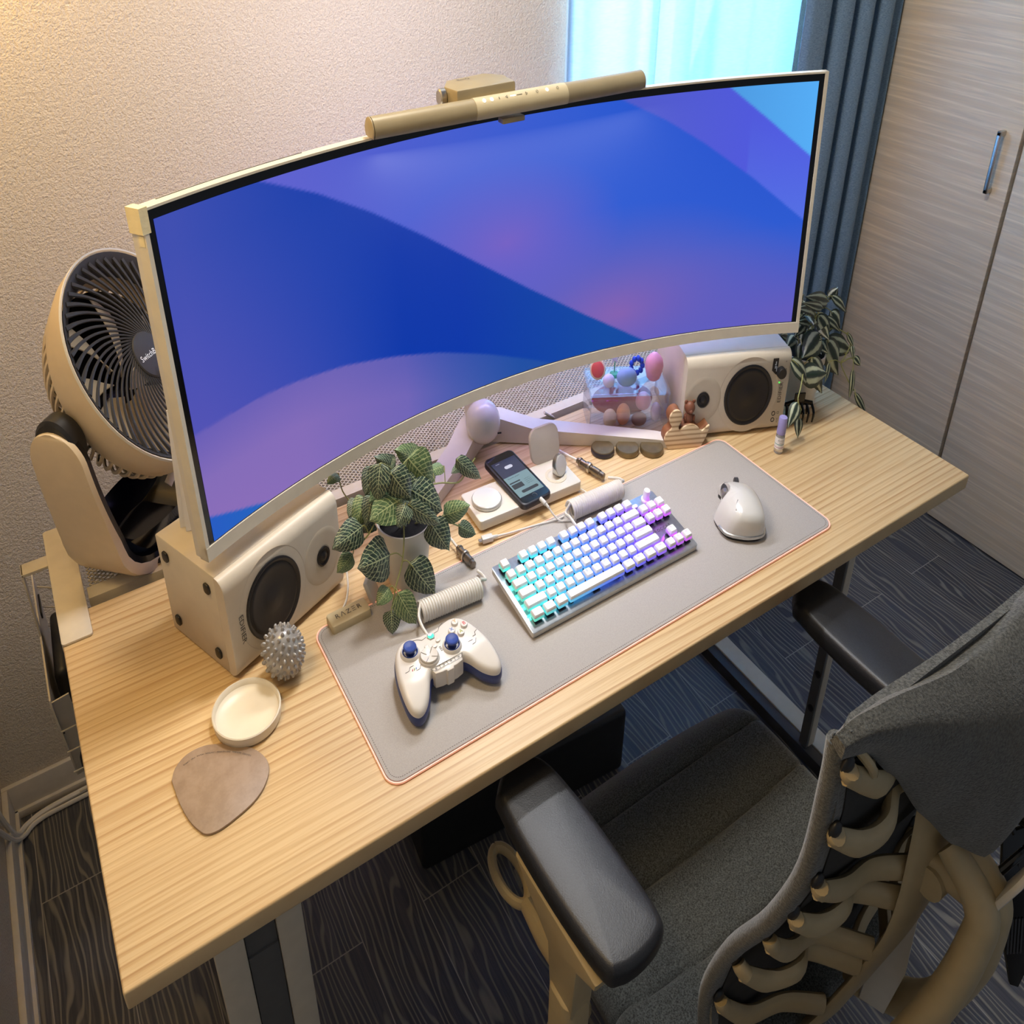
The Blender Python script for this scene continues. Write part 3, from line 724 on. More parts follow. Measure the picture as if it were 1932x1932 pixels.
bm = bmn(); box(bm, -0.004, 0.004, -0.0012, 0.0, -0.0012, 0.0012, T=TR(0.826 + 0.012, 0.542, 0.045, rz=-0.35)); obj('cable_notch', bm, 'black', st)
bm = bmn(); tube(bm, [(0.82, 0.60, 0.04), (0.82, 0.622, 0.12), (0.82, 0.61, 0.24), (0.82, 0.565, 0.34)], [0.024, 0.021, 0.021, 0.023], 16); obj('neck', bm, 'white', st)

# light bar on the top edge
lb = thing('monitor_light_bar', 'champagne coloured light bar clipped on top of the monitor', 'monitor lamp', 0.825, 0.47, 0.50)
b0 = Vector((0.5625, 0.470, 0.5445)); b1 = Vector((1.0905, 0.470, 0.5430)); ax = (b1 - b0).normalized()
def bar_prof(r, n=28):
    r *= 1.36
    out = []
    for i in range(n):
        a = 2 * PI * i / n; y = math.cos(a) * r * 1.05; z = math.sin(a) * r * 0.92
        if z < -0.55 * r: z = -0.55 * r
        out.append((y, z))
    return out
def bar_seg(bm, s0, s1, r, cap=0.0):
    rows = []
    for s, k in ((s0, 0.86 if cap else 1), (s0 + 0.0015, 1), (s1 - 0.0015, 1), (s1, 0.86 if cap else 1)):
        p = b0 + ax * s; rows.append(ring(bm, [Vector((p.x, p.y + y * k, p.z + z * k)) for y, z in bar_prof(r)]))
    for a, b in zip(rows, rows[1:]): bridge(bm, a, b)
    bm.faces.new(list(reversed(rows[0]))); bm.faces.new(rows[-1])
L_ = (b1 - b0).length
bm = bmn(); bar_seg(bm, 0.004, L_ - 0.004, 0.0112); obj('tube', bm, 'barm', lb)
for s in (0.0, L_ - 0.004):
    bm = bmn(); bar_seg(bm, s, s + 0.0042, 0.0112, 1); obj('end_cap', bm, 'barm', lb)
bm = bmn(); bar_seg(bm, 0.180, 0.358, 0.0116); tp = obj('touch_panel', bm, 'beigep', lb)
def on_bar(s, a, lift=0.0004):
    p = b0 + ax * s; r = 0.0116 * 1.36 + lift
    return frame((p.x, p.y - math.cos(a) * r * 1.05, p.z + math.sin(a) * r * 0.92), ax, (0, math.sin(a), math.cos(a)))
ang = 0.95
bm = bmn()
for s, ch in ((0.196, 'oval'), (0.210, 'ring')):
    lathe(bm, [(0.0030, 0), (0.0030, 0.0003)], 12, on_bar(s, ang))
box(bm, -0.005, 0.005, -0.0008, 0.0008, 0, 0.0003, T=on_bar(0.250, ang)); lathe(bm, [(0.0028, 0), (0.0028, 0.0003)], 12, on_bar(0.317, ang))
obj('lit_icons', bm, 'icon', tp)
bm = bmn()
for s, w in ((0.224, 0.0004), (0.2625, 0.005)): box(bm, -w, w, -0.0016 if w < 0.001 else -0.0003, 0.0016 if w < 0.001 else 0.0003, 0, 0.0003, T=on_bar(s, ang))
for s, d in ((0.238, -1), (0.276, 1)):
    T_ = on_bar(s, ang); q = [T_ @ Vector((0.002 * d, 0, 0.0003)), T_ @ Vector((-0.0012 * d, 0.002, 0.0003)), T_ @ Vector((-0.0012 * d, -0.002, 0.0003))]
    for a, b in zip(q, q[1:] + q[:1]): tube(bm, [a, b], 0.00025, 4, 0)
for s in (0.297, 0.338):
    T_ = on_bar(s, ang); q = [T_ @ Vector((0.002 * math.cos(t), 0.002 * math.sin(t), 0.0003)) for t in [2 * PI * i / 10 for i in range(10)]]
    for a, b in zip(q, q[1:] + q[:1]): tube(bm, [a, b], 0.00022, 4, 0)
obj('dark_icons', bm, 'ink', tp)
bm = bmn(); prism(bm, [(-0.055, -0.012), (-0.060, 0.022), (-0.040, 0.050), (0.035, 0.056), (0.060, 0.030), (0.055, -0.012)], 0.540, 0.568, 0.003, TR(0.775, 0.492, 0, rz=0.02))
mt_ = obj('mount', bm, 'barm', lb)
bm = bmn(); lathe(bm, [(0.0085, 0), (0.0105, 0.002), (0.0105, 0.010), (0.0085, 0.012)], 24, TR(0.704, 0.512, 0.556, ry=PI / 2)); obj('knob', bm, 'steel', mt_)
bm = bmn(); text_bm(bm, 'BenQ', TR(0.76, 0.53, 0.5682, rz=0.02), 0.010); obj('logo', bm, 'ink', mt_)
bm = bmn(); box(bm, 0.795, 0.838, 0.462, 0.478, 0.5235, 0.530, 0.0012); obj('clip_tab', bm, 'barm', lb)

# ------------------------------------------------------------------ speakers lying on their sides
def driver(bm, cx, cz, r, T, prof):
    lathe(bm, [(a * r, b) for a, b in prof], 48, T @ Matrix.Translation((cx, 0, cz)) @ Matrix.Rotation(PI / 2, 4, 'X'), cap0=False, cap1=False)
def speaker(x, y, th, w, h, d, wx, tx, logo_x, logo_rot, label, group, right):
    sp = thing('bookshelf_speaker', label, 'speaker', x + 0.1, y + 0.08, 0.0, group)
    T = TR(x, y, 0, rz=th)
    bm = bmn(); box(bm, 0, w, 0.020, d, 0.002, h, 0.0012, 1, T); obj('cabinet', bm, 'white2', sp)
    # front baffle with strongly rounded long edges
    bm = bmn(); rows = []
    n = 8; r = 0.016; P = []
    P += [(0.020, 0.002)]
    for i in range(n + 1):
        a = PI / 2 * i / n; P.append((r - r * math.sin(a), 0.002 + r - r * math.cos(a)))
    for i in range(n + 1):
        a = PI / 2 * i / n; P.append((r - r * math.cos(a), h - r + r * math.sin(a)))
    P += [(0.020, h)]
    for xx, k in ((0.0, 0.0012), (0.002, 0), (w - 0.002, 0), (w, 0.0012)):
        rows.append(ring(bm, [T @ Vector((xx, py + (k if py < 0.01 else 0), pz)) for py, pz in P]))
    for a, b in zip(rows, rows[1:]): bridge(bm, a, b)
    bm.faces.new(list(reversed(rows[0]))); bm.faces.new(rows[-1]); obj('baffle', bm, 'white2', sp, 50)
    cz = h / 2 + 0.001
    bm = bmn(); driver(bm, wx, cz, 0.058, T, [(0.97, -0.0005), (1.06, -0.0008), (1.13, 0.0002)]); obj('woofer_waveguide', bm, 'white2', sp)
    bm = bmn(); driver(bm, wx, cz, 0.053, T, [(1.0, 0.0004), (1.0, 0.0022), (0.96, 0.0032), (0.92, 0.0020), (0.88, 0.0008), (0.84, 0.0022), (0.79, 0.0026), (0.74, 0.0014), (0.40, 0.0007), (0.32, 0.0012), (0.16, 0.0030), (0.0, 0.0036)])
    obj('woofer', bm, 'rubber', sp)
    bm = bmn(); driver(bm, tx, cz, 0.036, T, [(1.10, 0.0), (1.04, 0.0006), (0.9, 0.0007), (0.42, 0.0010)]); obj('tweeter_waveguide', bm, 'white2', sp)
    bm = bmn(); driver(bm, tx, cz, 0.0135, T, [(1.0, 0.0008), (1.0, 0.0024), (0.85, 0.0028), (0.74, 0.0012), (0.55, 0.0012), (0.42, 0.0034), (0.22, 0.005), (0.0, 0.0055)]); obj('tweeter', bm, 'rubber', sp)
    bm = bmn(); fr = T @ frame((logo_x, -0.0003, h * (0.46 if not right else 0.50)), (0, 0, 1 if right else -1), (-1 if right else 1, 0, 0))
    text_bm(bm, 'EDIFIER', fr, 0.0105 if right else 0.0115, spacing=1.05); obj('logo', bm, 'ink', sp)
    if right:
        fx = lambda X, Z: T @ frame((X, -0.0003, Z), (0, 0, 1), (-1, 0, 0))
        bm = bmn(); lathe(bm, [(0.0095, 0), (0.0095, 0.009), (0.0085, 0.0105), (0.0, 0.0108)], 28, T @ Matrix.Translation((0.206, 0, 0.107)) @ Matrix.Rotation(PI / 2, 4, 'X'), cap0=False); kb = obj('volume_knob', bm, 'black', sp)
        bm = bmn(); lathe(bm, [(0.0012, 0), (0.0012, 0.0006)], 10, T @ Matrix.Translation((0.207, 0, 0.088)) @ Matrix.Rotation(PI / 2, 4, 'X')); obj('status_led', bm, 'green_led', sp)
        for z in (0.033, 0.0215):
            bm = bmn(); lathe(bm, [(0.0042, 0), (0.0042, 0.0006), (0.003, 0.0006), (0.0028, -0.003), (0, -0.003)], 18, T @ Matrix.Translation((0.2045, 0, z)) @ Matrix.Rotation(PI / 2, 4, 'X'), cap0=False, cap1=False); obj('jack', bm, 'black', sp)
        bm = bmn()
        P5 = [(0.186, 0.131), (0.198, 0.131), (0.198, 0.103), (0.1955, 0.103), (0.186, 0.1105)]
        prism(bm, [(a, b) for a, b in P5], 0.0, 0.0006, 0, T @ frame((0, -0.0004, 0), (1, 0, 0), (0, 0, 1))); obj('sticker', bm, 'black', sp)
        bm = bmn(); text_bm(bm, 'Hi-Res', fx(0.1925, 0.120), 0.0045); text_bm(bm, 'AUDIO', fx(0.1955, 0.113), 0.0028)
        for v in bm.verts: v.co += T.to_3x3() @ Vector((0, -0.0007, 0))
        obj('sticker_text', bm, 'inkw', sp)
        bm = bmn(); text_bm(bm, '\u03a9', fx(0.2145, 0.034), 0.007); text_bm(bm, 'AUX', fx(0.2145, 0.020), 0.0042); text_bm(bm, 'O/O', fx(0.2175, 0.107), 0.0055); text_bm(bm, '+', fx(0.216, 0.124), 0.006); obj('control_marks', bm, 'ink', sp)
    else:
        for yy, zz in ((0.040, h - 0.022), (d - 0.022, h - 0.022), (0.040, 0.024), (d - 0.022, 0.024)):
            bm = bmn(); prism(bm, rrect(-0.0068, 0.0068, -0.0068, 0.0068, 0.0045), 0, 0.004, 0.0012, T @ frame((0, yy, zz), (0, -1, 0.0), (0, 0, 1))); obj('rubber_foot', bm, 'black', sp)
    return sp
speaker(0.2251, 0.3169, 0.38867, 0.2277, 0.140, 0.165, 0.083, 0.187, 0.0205, 0, 'white bookshelf speaker lying on its side under the left end of the monitor', 'bookshelf speakers', False)
speaker(1.1973, 0.3852, -0.39409, 0.2277, 0.140, 0.175, 0.140, 0.040, 0.2125, 0, 'white bookshelf speaker with a volume knob lying under the right end of the monitor', 'bookshelf speakers', True)
# papers and white plastic sleeve standing behind the left speaker
bm = bmn(); plate(bm, [(0.207, 0.452, 0.141), (0.262, 0.436, 0.141), (0.262, 0.430, 0.30), (0.214, 0.446, 0.30)], 0.004)
tag(obj('white_binder', bm, 'paper'), 'white document sleeve standing on the left speaker behind the monitor edge', 'folder')
for i in range(5):
    bm = bmn(); y = 0.462 + i * 0.005; x = 0.200 + 0.003 * i
    plate(bm, [(x, y, 0.1405), (x + 0.05, y - 0.01, 0.1405), (x + 0.05, y - 0.01, 0.29), (x + 0.012, y, 0.292 - 0.003 * i)], 0.0012)
    for v in bm.verts: v.co.z = v.co.z
    tag(obj('paper_sheet', bm, 'paper'), 'white paper sheet standing behind the left speaker, %s of five' % ('frontmost', 'second from the front', 'middle one', 'second from the back', 'rearmost')[i], 'paper', 'papers behind the left speaker')

# ------------------------------------------------------------------ circulator fan
FC = Vector((0.2292, 0.680, 0.2705)); FR = 0.1515; az, el = 0.81, 0.645
fa = thing('circulator_fan', 'ivory circulator fan with black swirl grille standing on the mesh shelf', 'fan', 0.17, 0.70, -0.01)
nv = Vector((math.sin(az) * math.cos(el), -math.cos(az) * math.cos(el), math.sin(el)))
ux = Vector((math.cos(az), math.sin(az), 0)); uy = nv.cross(ux)
HT = Matrix((ux, uy, nv)).transposed().to_4x4(); HT.translation = FC
bm = bmn(); lathe(bm, [(FR * 0.965, -0.004), (FR * 0.985, 0.0), (FR, -0.002), (FR * 1.0, -0.008), (FR * 0.995, -0.030), (FR * 0.94, -0.062), (FR * 0.90, -0.072), (FR * 0.88, -0.070), (FR * 0.93, -0.03), (FR * 0.955, -0.010)], 64, HT, cap0=False, cap1=False); obj('shroud', bm, 'fanw', fa)
bm = bmn(); lathe(bm, [(FR * 0.985, -0.0004), (FR * 0.998, 0.0008), (FR * 1.004, -0.003), (FR * 0.975, -0.003)], 64, HT, cap0=False, cap1=False); obj('rim', bm, 'gloss', fa)
bm = bmn(); lathe(bm, [(FR * 0.97, -0.001), (FR * 0.94, -0.004), (FR * 0.86, -0.016), (FR * 0.84, -0.030), (FR * 0.88, -0.032)], 64, HT, cap0=False, cap1=False); gr = obj('grille_ring', bm, 'darkgrey', fa)
bm = bmn()
for k in range(50):
    a0 = 2 * PI * k / 50; P = []
    for t in (0, 0.2, 0.4, 0.6, 0.8, 1.0):
        r = FR * (0.20 + 0.73 * t); a = a0 + 1.9 * t ** 0.75 - 0.75 * t
        P.append(Vector((r * math.cos(a), r * math.sin(a), -0.004 - 0.012 * (1 - (2 * t - 1) ** 2) * 0.4 - 0.003 * t)))
    tube(bm, P, [0.0015, 0.0016, 0.0018, 0.0020, 0.0026, 0.0038], 5, 3, T=HT)
obj('grille_blades', bm, 'darkgrey', fa)
bm = bmn(); lathe(bm, [(0.0, 0.002), (FR * 0.12, 0.0018), (FR * 0.205, 0.0), (FR * 0.215, -0.002), (FR * 0.21, -0.012)], 40, HT, cap0=False, cap1=False); gc = obj('grille_cap', bm, 'darkgrey', fa)
bm = bmn(); text_bm(bm, 'SwitchBot', HT @ Matrix.Translation((-0.004, 0.0, 0.0022)) @ Matrix.Rotation(-0.06, 4, 'Z'), 0.0115); obj('logo', bm, 'inkw', gc)
bm = bmn()
for k in range(7):
    a0 = 2 * PI * k / 7 + 0.4
    def f(u, v, a0=a0):
        r = FR * (0.16 + 0.60 * u); a = a0 + 0.62 * v + 0.35 * u
        return HT @ Vector((r * math.cos(a), r * math.sin(a), -0.100 + 0.040 * v * (0.6 + 0.4 * u)))
    grid(bm, f, 8, 6, 0.0015)
obj('impeller', bm, 'fanw', fa)
# rear dome of ribs
bm = bmn(); lathe(bm, [(FR * 0.84, -0.066), (FR * 0.80, -0.085), (FR * 0.66, -0.118), (FR * 0.45, -0.138), (FR * 0.2, -0.146), (0, -0.148)], 48, HT, cap0=False, cap1=False); obj('rear_housing', bm, 'blackg', fa)
bm = bmn()
for k in range(54):
    a0 = 2 * PI * k / 54; P = []
    for r, z, da in ((0.90, -0.066, 0), (0.87, -0.088, 0.05), (0.74, -0.120, 0.12), (0.52, -0.142, 0.2), (0.3, -0.152, 0.3)):
        P.append(Vector((FR * r * math.cos(a0 + da), FR * r * math.sin(a0 + da), z)))
    tube(bm, P, 0.0030, 5, 3, T=HT)
obj('rear_ribs', bm, 'fanw', fa)
# U-shaped yoke: a wide ribbon bent into a U, its opening along the fan axis
ya = Vector((ux.x, ux.y, 0)); yd = Vector((math.sin(az), -math.cos(az), 0))
base = Vector((0.178, 0.722, 0.0))
path = []
R0 = 0.170
TS = [0, 0.001, 0.004, 0.009, 0.016, 0.025, 0.036, 0.05, 0.065] + [0.08 + 0.42 * i / 22 for i in range(23)]
TS = TS + [1 - t for t in reversed(TS[:-1])]; NP_ = len(TS) - 1
for t in TS:
    if t < 0.36:
        s = t / 0.36; x = -R0 - 0.000 + 0.028 * s * s; z = 0.245 + (0.075 - 0.245) * s
    elif t <= 0.64:
        s = (t - 0.36) / 0.28; a = PI + PI * s; x = (R0 - 0.028) * math.cos(a); z = 0.075 + 0.080 * math.sin(a)
        x = math.copysign(abs(x) ** 0.9 * (R0 - 0.028) ** 0.1, x)
    else:
        s = (1 - t) / 0.36; x = R0 - 0.028 * s * s; z = 0.245 + (0.075 - 0.245) * s
    path.append((x, z))
bm = bmn(); rows = []; rin = []
for i, (x, z) in enumerate(path):
    p0 = path[max(i - 1, 0)]; p1 = path[min(i + 1, NP_)]; tx, tz = p1[0] - p0[0], p1[1] - p0[1]; q = math.hypot(tx, tz); nx, nz = tz / q, -tx / q
    e = min(TS[i], 1 - TS[i]); wd_ = 0.046 * max(0.12, math.sqrt(max(0, 1 - (1 - min(1, e / 0.085)) ** 2))) * (1.0 + 0.22 * min(1, e / 0.4))
    th_ = 0.010 + 0.012 * max(0, (e - 0.25) / 0.25)
    c = base + ya * x + Vector((0, 0, z))
    out = ya * nx + Vector((0, 0, nz))
    if out.dot(c - (base + Vector((0, 0, 0.2)))) < 0: out = -out
    rr = []
    for a, b in ((-1, 0.35), (-0.96, 0.85), (-0.8, 1.0), (0.8, 1.0), (0.96, 0.85), (1, 0.35), (1, 0), (-1, 0)):
        rr.append(c + yd * (wd_ * -a) + out * (th_ * b))
    rows.append(ring(bm, rr))
for a, b in zip(rows, rows[1:]): bridge(bm, a, b)
bm.faces.new(list(reversed(rows[0]))); bm.faces.new(rows[-1]); yk = obj('yoke', bm, 'fanw', fa, 40)
bm = bmn(); rows = []
for i, (x, z) in enumerate(path):
    p0 = path[max(i - 1, 0)]; p1 = path[min(i + 1, NP_)]; tx, tz = p1[0] - p0[0], p1[1] - p0[1]; q = math.hypot(tx, tz); nx, nz = tz / q, -tx / q
    e = min(TS[i], 1 - TS[i]); wd_ = 0.045 * max(0.12, math.sqrt(max(0, 1 - (1 - min(1, e / 0.085)) ** 2))) * (1.0 + 0.22 * min(1, e / 0.4))
    c = base + ya * x + Vector((0, 0, z)); out = ya * nx + Vector((0, 0, nz))
    if out.dot(c - (base + Vector((0, 0, 0.2)))) < 0: out = -out
    rows.append(ring(bm, [c + yd * (-wd_ * a) - out * b for a, b in ((-1, -0.0005), (1, -0.0005), (1, 0.009), (-1, 0.009))]))
for a, b in zip(rows, rows[1:]): bridge(bm, a, b)
bm.faces.new(list(reversed(rows[0]))); bm.faces.new(rows[-1]); obj('yoke_lining', bm, 'blackg', fa, 40)
for sgn in (-1, 1):
    c = base + ya * (sgn * (R0 - 0.012)) + Vector((0, 0, 0.222))
    bm = bmn(); lathe(bm, [(0.0, -0.016), (0.032, -0.016), (0.036, -0.012), (0.036, 0.012), (0.032, 0.016), (0, 0.016)], 32, frame(c, yd, Vector((0, 0, 1))), cap0=False, cap1=False); obj('pivot', bm, 'black', fa)
bm = bmn(); lathe(bm, [(0.0, -0.007), (0.085, -0.007), (0.092, -0.004), (0.090, 0.001), (0.0, 0.002)], 48, TR(base.x, base.y, 0.0)); bo = obj('base', bm, 'black', fa)
# control deck inside the bottom of the U
Dk = frame(base + Vector((0, 0, 0.020)) + yd * 0.030, ya, yd.cross(ya) * 0 + Vector((0, 0, 1)) * 0.75 - yd * 0.9)
bm = bmn(); lathe(bm, [(0.0, 0.0), (0.10, 0.0), (0.125, 0.02), (0.13, 0.045)], 40, TR(base.x, base.y, 0.008), cap0=False, cap1=False)
vs_ = list(bm.verts)
for v in vs_:
    d = Vector((v.co.x - base.x, v.co.y - base.y, 0)); v.co.x = base.x + (ya * d.dot(ya) + yd * d.dot(yd) * 0.55).x; v.co.y = base.y + (ya * d.dot(ya) + yd * d.dot(yd) * 0.55).y
obj('control_deck', bm, 'blackg', fa)
bm = bmn()
for s, ch in ((0.028, '%'), (0.058, '\u00b1'), (0.082, '\u00b1')):
    text_bm(bm, ch, frame(base + ya * s + yd * 0.050 + Vector((0, 0, 0.024)), ya, Vector((0, 0, 1)) - yd * 0.8), 0.017)
obj('touch_marks', bm, 'inkw', fa)
bm = bmn(); tube(bm, [base + yd * 0.045 + ya * 0.01 + Vector((0, 0, 0.07)), base + yd * 0.055 + ya * 0.04 + Vector((0, 0, 0.095))], 0.007, 12, 0); obj('tilt_peg', bm, 'steelw', fa)

# ------------------------------------------------------------------ desk mat with lit piping
PX, PY, PTH, PW, PD = 0.3558, 0.0460, 0.0064, 0.920, 0.294
PT = TR(PX, PY, 0, rz=PTH)
dm = thing('desk_mat', 'long warm grey desk mat with glowing orange edge piping under the keyboard', 'desk mat', 0.8, 0.19, 0.0)
bm = bmn(); prism(bm, rrect(0.002, PW - 0.002, 0.002, PD - 0.002, 0.019, 8), 0.0004, 0.0032, 0.0006, PT); obj('cloth_top', bm, 'pad', dm)
bm = bmn(); R_ = rrect(0, PW, 0, PD, 0.021, 8)
P = [PT @ Vector((a, b, 0.0016)) for a, b in R_]; tube(bm, P + [P[0]], 0.0015, 6, 0); obj('led_piping', bm, 'padled', dm)
bm = bmn(); R_ = rrect(0.0065, PW - 0.0065, 0.0065, PD - 0.0065, 0.0155, 8); R_.append(R_[0])
for (a, b), (c, d) in zip(R_, R_[1:]):
    L = math.hypot(c - a, d - b); n = max(1, int(L / 0.0036)); an = math.atan2(d - b, c - a)
    for i in range(n):
        t = (i + 0.5) / n; box(bm, -0.0009, 0.0009, -0.0003, 0.0003, 0, 0.0003, T=PT @ TR(a + (c - a) * t, b + (d - b) * t, 0.0031, rz=an))
obj('stitching', bm, 'ink', dm)
bm = bmn(); Tc = TR(0.3795, 0.3150, 0, rz=0.03); prism(bm, rrect(0, 0.069, 0, 0.030, 0.004), 0.0005, 0.0150, 0.0025, Tc); cbx = obj('controller_box', bm, 'beigep', dm)
bm = bmn(); text_bm(bm, 'R\u039bZ\u039eR', Tc @ TR(0.0345, 0.0155, 0.0151), 0.0125, spacing=1.25); obj('logo', bm, 'ink', cbx)
bm = bmn(); tube(bm, [(0.405, 0.345, 0.006), (0.425, 0.365, 0.012), (0.440, 0.40, 0.02), (0.445, 0.44, 0.05), (0.448, 0.50, 0.02), (0.449, 0.575, 0.004), (0.449, 0.600, 0.001), (0.45, 0.612, -0.04)], 0.0018); obj('cord', bm, 'cable', dm)

# ------------------------------------------------------------------ keyboard
kb = thing('mechanical_keyboard', 'compact white keyboard with raised keycaps glowing teal, blue and purple', 'keyboard', 0.83, 0.2, 0.003)
KX, KY = 0.6512, 0.1385; KW, KD = 0.358, 0.130
ktilt = math.atan2(0.022, 0.125)
KT = TR(KX, KY, 0.0125) @ Matrix.Rotation(ktilt * 0.80, 4, 'X')
bm = bmn(); prism(bm, rrect(0, KW, 0, KD, 0.004), -0.0085, -0.0008, 0.001, KT); obj('case', bm, 'white', kb)
bm = bmn(); prism(bm, rrect(-0.0005, KW + 0.0005, -0.0005, KD + 0.0005, 0.004), -0.0008, 0.0006, 0.0005, KT); obj('top_plate', bm, 'alu', kb)
for x in (0.05, 0.308):
    bm = bmn(); box(bm, KX + x - 0.012, KX + x + 0.012, KY + 0.108, KY + 0.120, 0.0034, 0.016, 0.001); obj('foot', bm, 'darkgrey', kb)
U = 0.01905; M0 = 0.0062
rowy = [0.0085, 0.0085 + U * 1.0, 0.0085 + U * 2.0, 0.0085 + U * 3.0, 0.0085 + U * 4.0, 0.0085 + U * 5.12]
keys = []
def krow(r, x, items):
    for it in items:
        if isinstance(it, float): x += it; continue
        s, w = it if isinstance(it, tuple) else (it, 1.0)
        keys.append((s, x, r, w)); x += w
krow(5, 0, ['ESC', 1.0, 'F1', 'F2', 'F3', 'F4', 0.5, 'F5', 'F6', 'F7', 'F8', 0.5, 'F9', 'F10', 'F11', 'F12'])
krow(4, 0, ['`', '1', '2', '3', '4', '5', '6', '7', '8', '9', '0', '-', '=', ('BACK', 2.0)])
krow(3, 0, [('TAB', 1.5)] + list('QWERTYUIOP[]') + [('\\', 1.5)])
krow(2, 0, [('CAPS', 1.75)] + list('ASDFGHJKL;\'') + [('ENTER', 2.25)])
krow(1, 0, [('SHIFT', 2.25)] + list('ZXCVBNM,./') + [('SHIFT', 2.75)])
krow(0, 0, [('CTRL', 1.25), ('WIN', 1.25), ('ALT', 1.25), ('', 6.25), ('ALT', 1.25), ('FN', 1.25), ('APP', 1.25), ('CTRL', 1.25)])
krow(4, 15.15, ['INS', 'HOME', 'PGUP']); krow(3, 15.15, ['DEL', 'END', 'PGDN'])
krow(1, 16.15, ['\u2191']); krow(0, 15.15, ['\u2190', '\u2193', '\u2192'])
CAPZ0, CAPZ1 = 0.0124, 0.0168
_cap = {}
def cap_mesh(w):
    """thin dished keycap, centred on its key, in keyboard plate space"""
    bm = bmn(); hwx = w * U / 2 - 0.0020; hy = 0.0074
    rows = []
    for k, (ins, z) in enumerate(((0.0002, CAPZ0), (0.0, CAPZ0 + 0.001), (0.0009, CAPZ1 - 0.0012), (0.0016, CAPZ1 - 0.0003))):
        rows.append(ring(bm, [Vector((a, b, z)) for a, b in rrect(-hwx + ins, hwx - ins, -hy + ins, hy - ins, 0.0018, 3)]))
    for a, b in zip(rows, rows[1:]): bridge(bm, a, b)
    bm.faces.new(list(reversed(rows[0])))
    inner = ring(bm, [Vector((a, b, CAPZ1 - 0.0007)) for a, b in rrect(-hwx + 0.0038, hwx - 0.0038, -hy + 0.0038, hy - 0.0038, 0.0014, 3)])
    bridge(bm, rows[-1], inner); bm.faces.new(inner)
    return bm
def sw_mesh(w):
    bm = bmn()
    box(bm, -0.0070, 0.0070, -0.0070, 0.0070, 0.0005, 0.0028, 0.0006, 1); box(bm, -0.0055, 0.0055, -0.0055, 0.0055, 0.0026, 0.0062, 0.0012, 1); box(bm, -0.0025, 0.0025, -0.0025, 0.0025, 0.006, 0.0108)
    if w > 5:
        for x in (-0.050, 0.050): box(bm, x - 0.003, x + 0.003, -0.004, 0.004, 0.0004, 0.011, 0.0008, 1)
    return bm
def skirt_mesh(w):
    bm = bmn(); hwx = w * U / 2 - 0.0018; hy = 0.0076; rows = []
    for ins, z in ((0.0012, 0.0070), (0.0, 0.0080), (0.0, 0.0122), (0.0012, 0.0126)):
        rows.append(ring(bm, [Vector((a, b, z)) for a, b in rrect(-hwx + ins, hwx - ins, -hy + ins, hy - ins, 0.0018, 3)]))
    for a, b in zip(rows, rows[1:]): bridge(bm, a, b)
    return bm
def led_mesh():
    bm = bmn(); sphere(bm, (0.0, 0.0088, 0.0060), 0.0022, 8, 6); return bm
def bake(name, bm, m, T3):
    for v in bm.verts: v.co = T3 @ v.co; v.co.z *= S
    bmesh.ops.recalc_face_normals(bm, faces=bm.faces)
    me = bpy.data.meshes.new(name); bm.to_mesh(me); bm.free(); me.materials.append(MT[m]); me.shade_smooth(); me.set_sharp_from_angle(angle=math.radians(40)); return me
K3 = KT.to_3x3()
pw = parent_world(kb)
cache = {}
for s, x, r, w in keys:
    for nm in ('cap', 'sw', 'led', 'sk'):
        if (nm, w) not in cache:
            cache[(nm, w)] = bake({'cap': 'keycap', 'sw': 'switch', 'led': 'key_led', 'sk': 'lit_skirt'}[nm], {'cap': cap_mesh, 'sw': sw_mesh, 'sk': skirt_mesh}[nm](w) if nm != 'led' else led_mesh(), {'cap': 'key', 'sw': 'switch', 'led': 'rgb', 'sk': 'rgb4'}[nm], K3)
    p = KT @ Vector((M0 + (x + w / 2) * U, rowy[r] + 0.0085, 0)); o3 = Vector((p.x, p.y, (p.z + DT) * S)) - pw
    kc = bpy.data.objects.new('keycap', cache[('cap', w)]); C.objects.link(kc); kc.parent = kb; kc.location = o3
    so_ = bpy.data.objects.new('switch', cache[('sw', w)]); C.objects.link(so_); so_.parent = kc
    sk_ = bpy.data.objects.new('lit_skirt', cache[('sk', w)]); C.objects.link(sk_); sk_.parent = kc
    if w < 5: lo = bpy.data.objects.new('key_led', cache[('led', w)]); C.objects.link(lo); lo.parent = kc
    if s:
        key = ('leg', s)
        if key not in cache:
            b2 = bmn(); text_bm(b2, s, TR(-0.0012 if len(s) < 3 else 0, 0.0022, CAPZ1 - 0.0005), 0.0062 if len(s) == 1 else 0.0042 if len(s) < 4 else 0.0034, 0.0002)
            cache[key] = bake('legend', b2, 'rgb3', K3)
        lg_ = bpy.data.objects.new('legend', cache[key]); C.objects.link(lg_); lg_.parent = kc
# LED light falling on the plate, put in as glowing strips under the keys
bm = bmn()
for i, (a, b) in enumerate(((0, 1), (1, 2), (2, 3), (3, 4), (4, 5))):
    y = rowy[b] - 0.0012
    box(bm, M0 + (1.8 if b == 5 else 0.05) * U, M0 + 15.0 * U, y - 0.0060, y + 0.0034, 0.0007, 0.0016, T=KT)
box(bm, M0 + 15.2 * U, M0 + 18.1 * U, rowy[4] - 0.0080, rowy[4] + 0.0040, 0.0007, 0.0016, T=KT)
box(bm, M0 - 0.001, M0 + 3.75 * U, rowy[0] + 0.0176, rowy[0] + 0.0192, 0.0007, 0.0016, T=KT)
obj('plate_led_glow', bm, 'rgb2', kb)
bm = bmn(); lathe(bm, [(0.0085, 0.0006), (0.0085, 0.003), (0.0062, 0.004), (0.0062, 0.017), (0.0054, 0.0185), (0.0, 0.0188)], 28, KT @ Matrix.Translation((0.3330, 0.118, 0)), cap0=False)
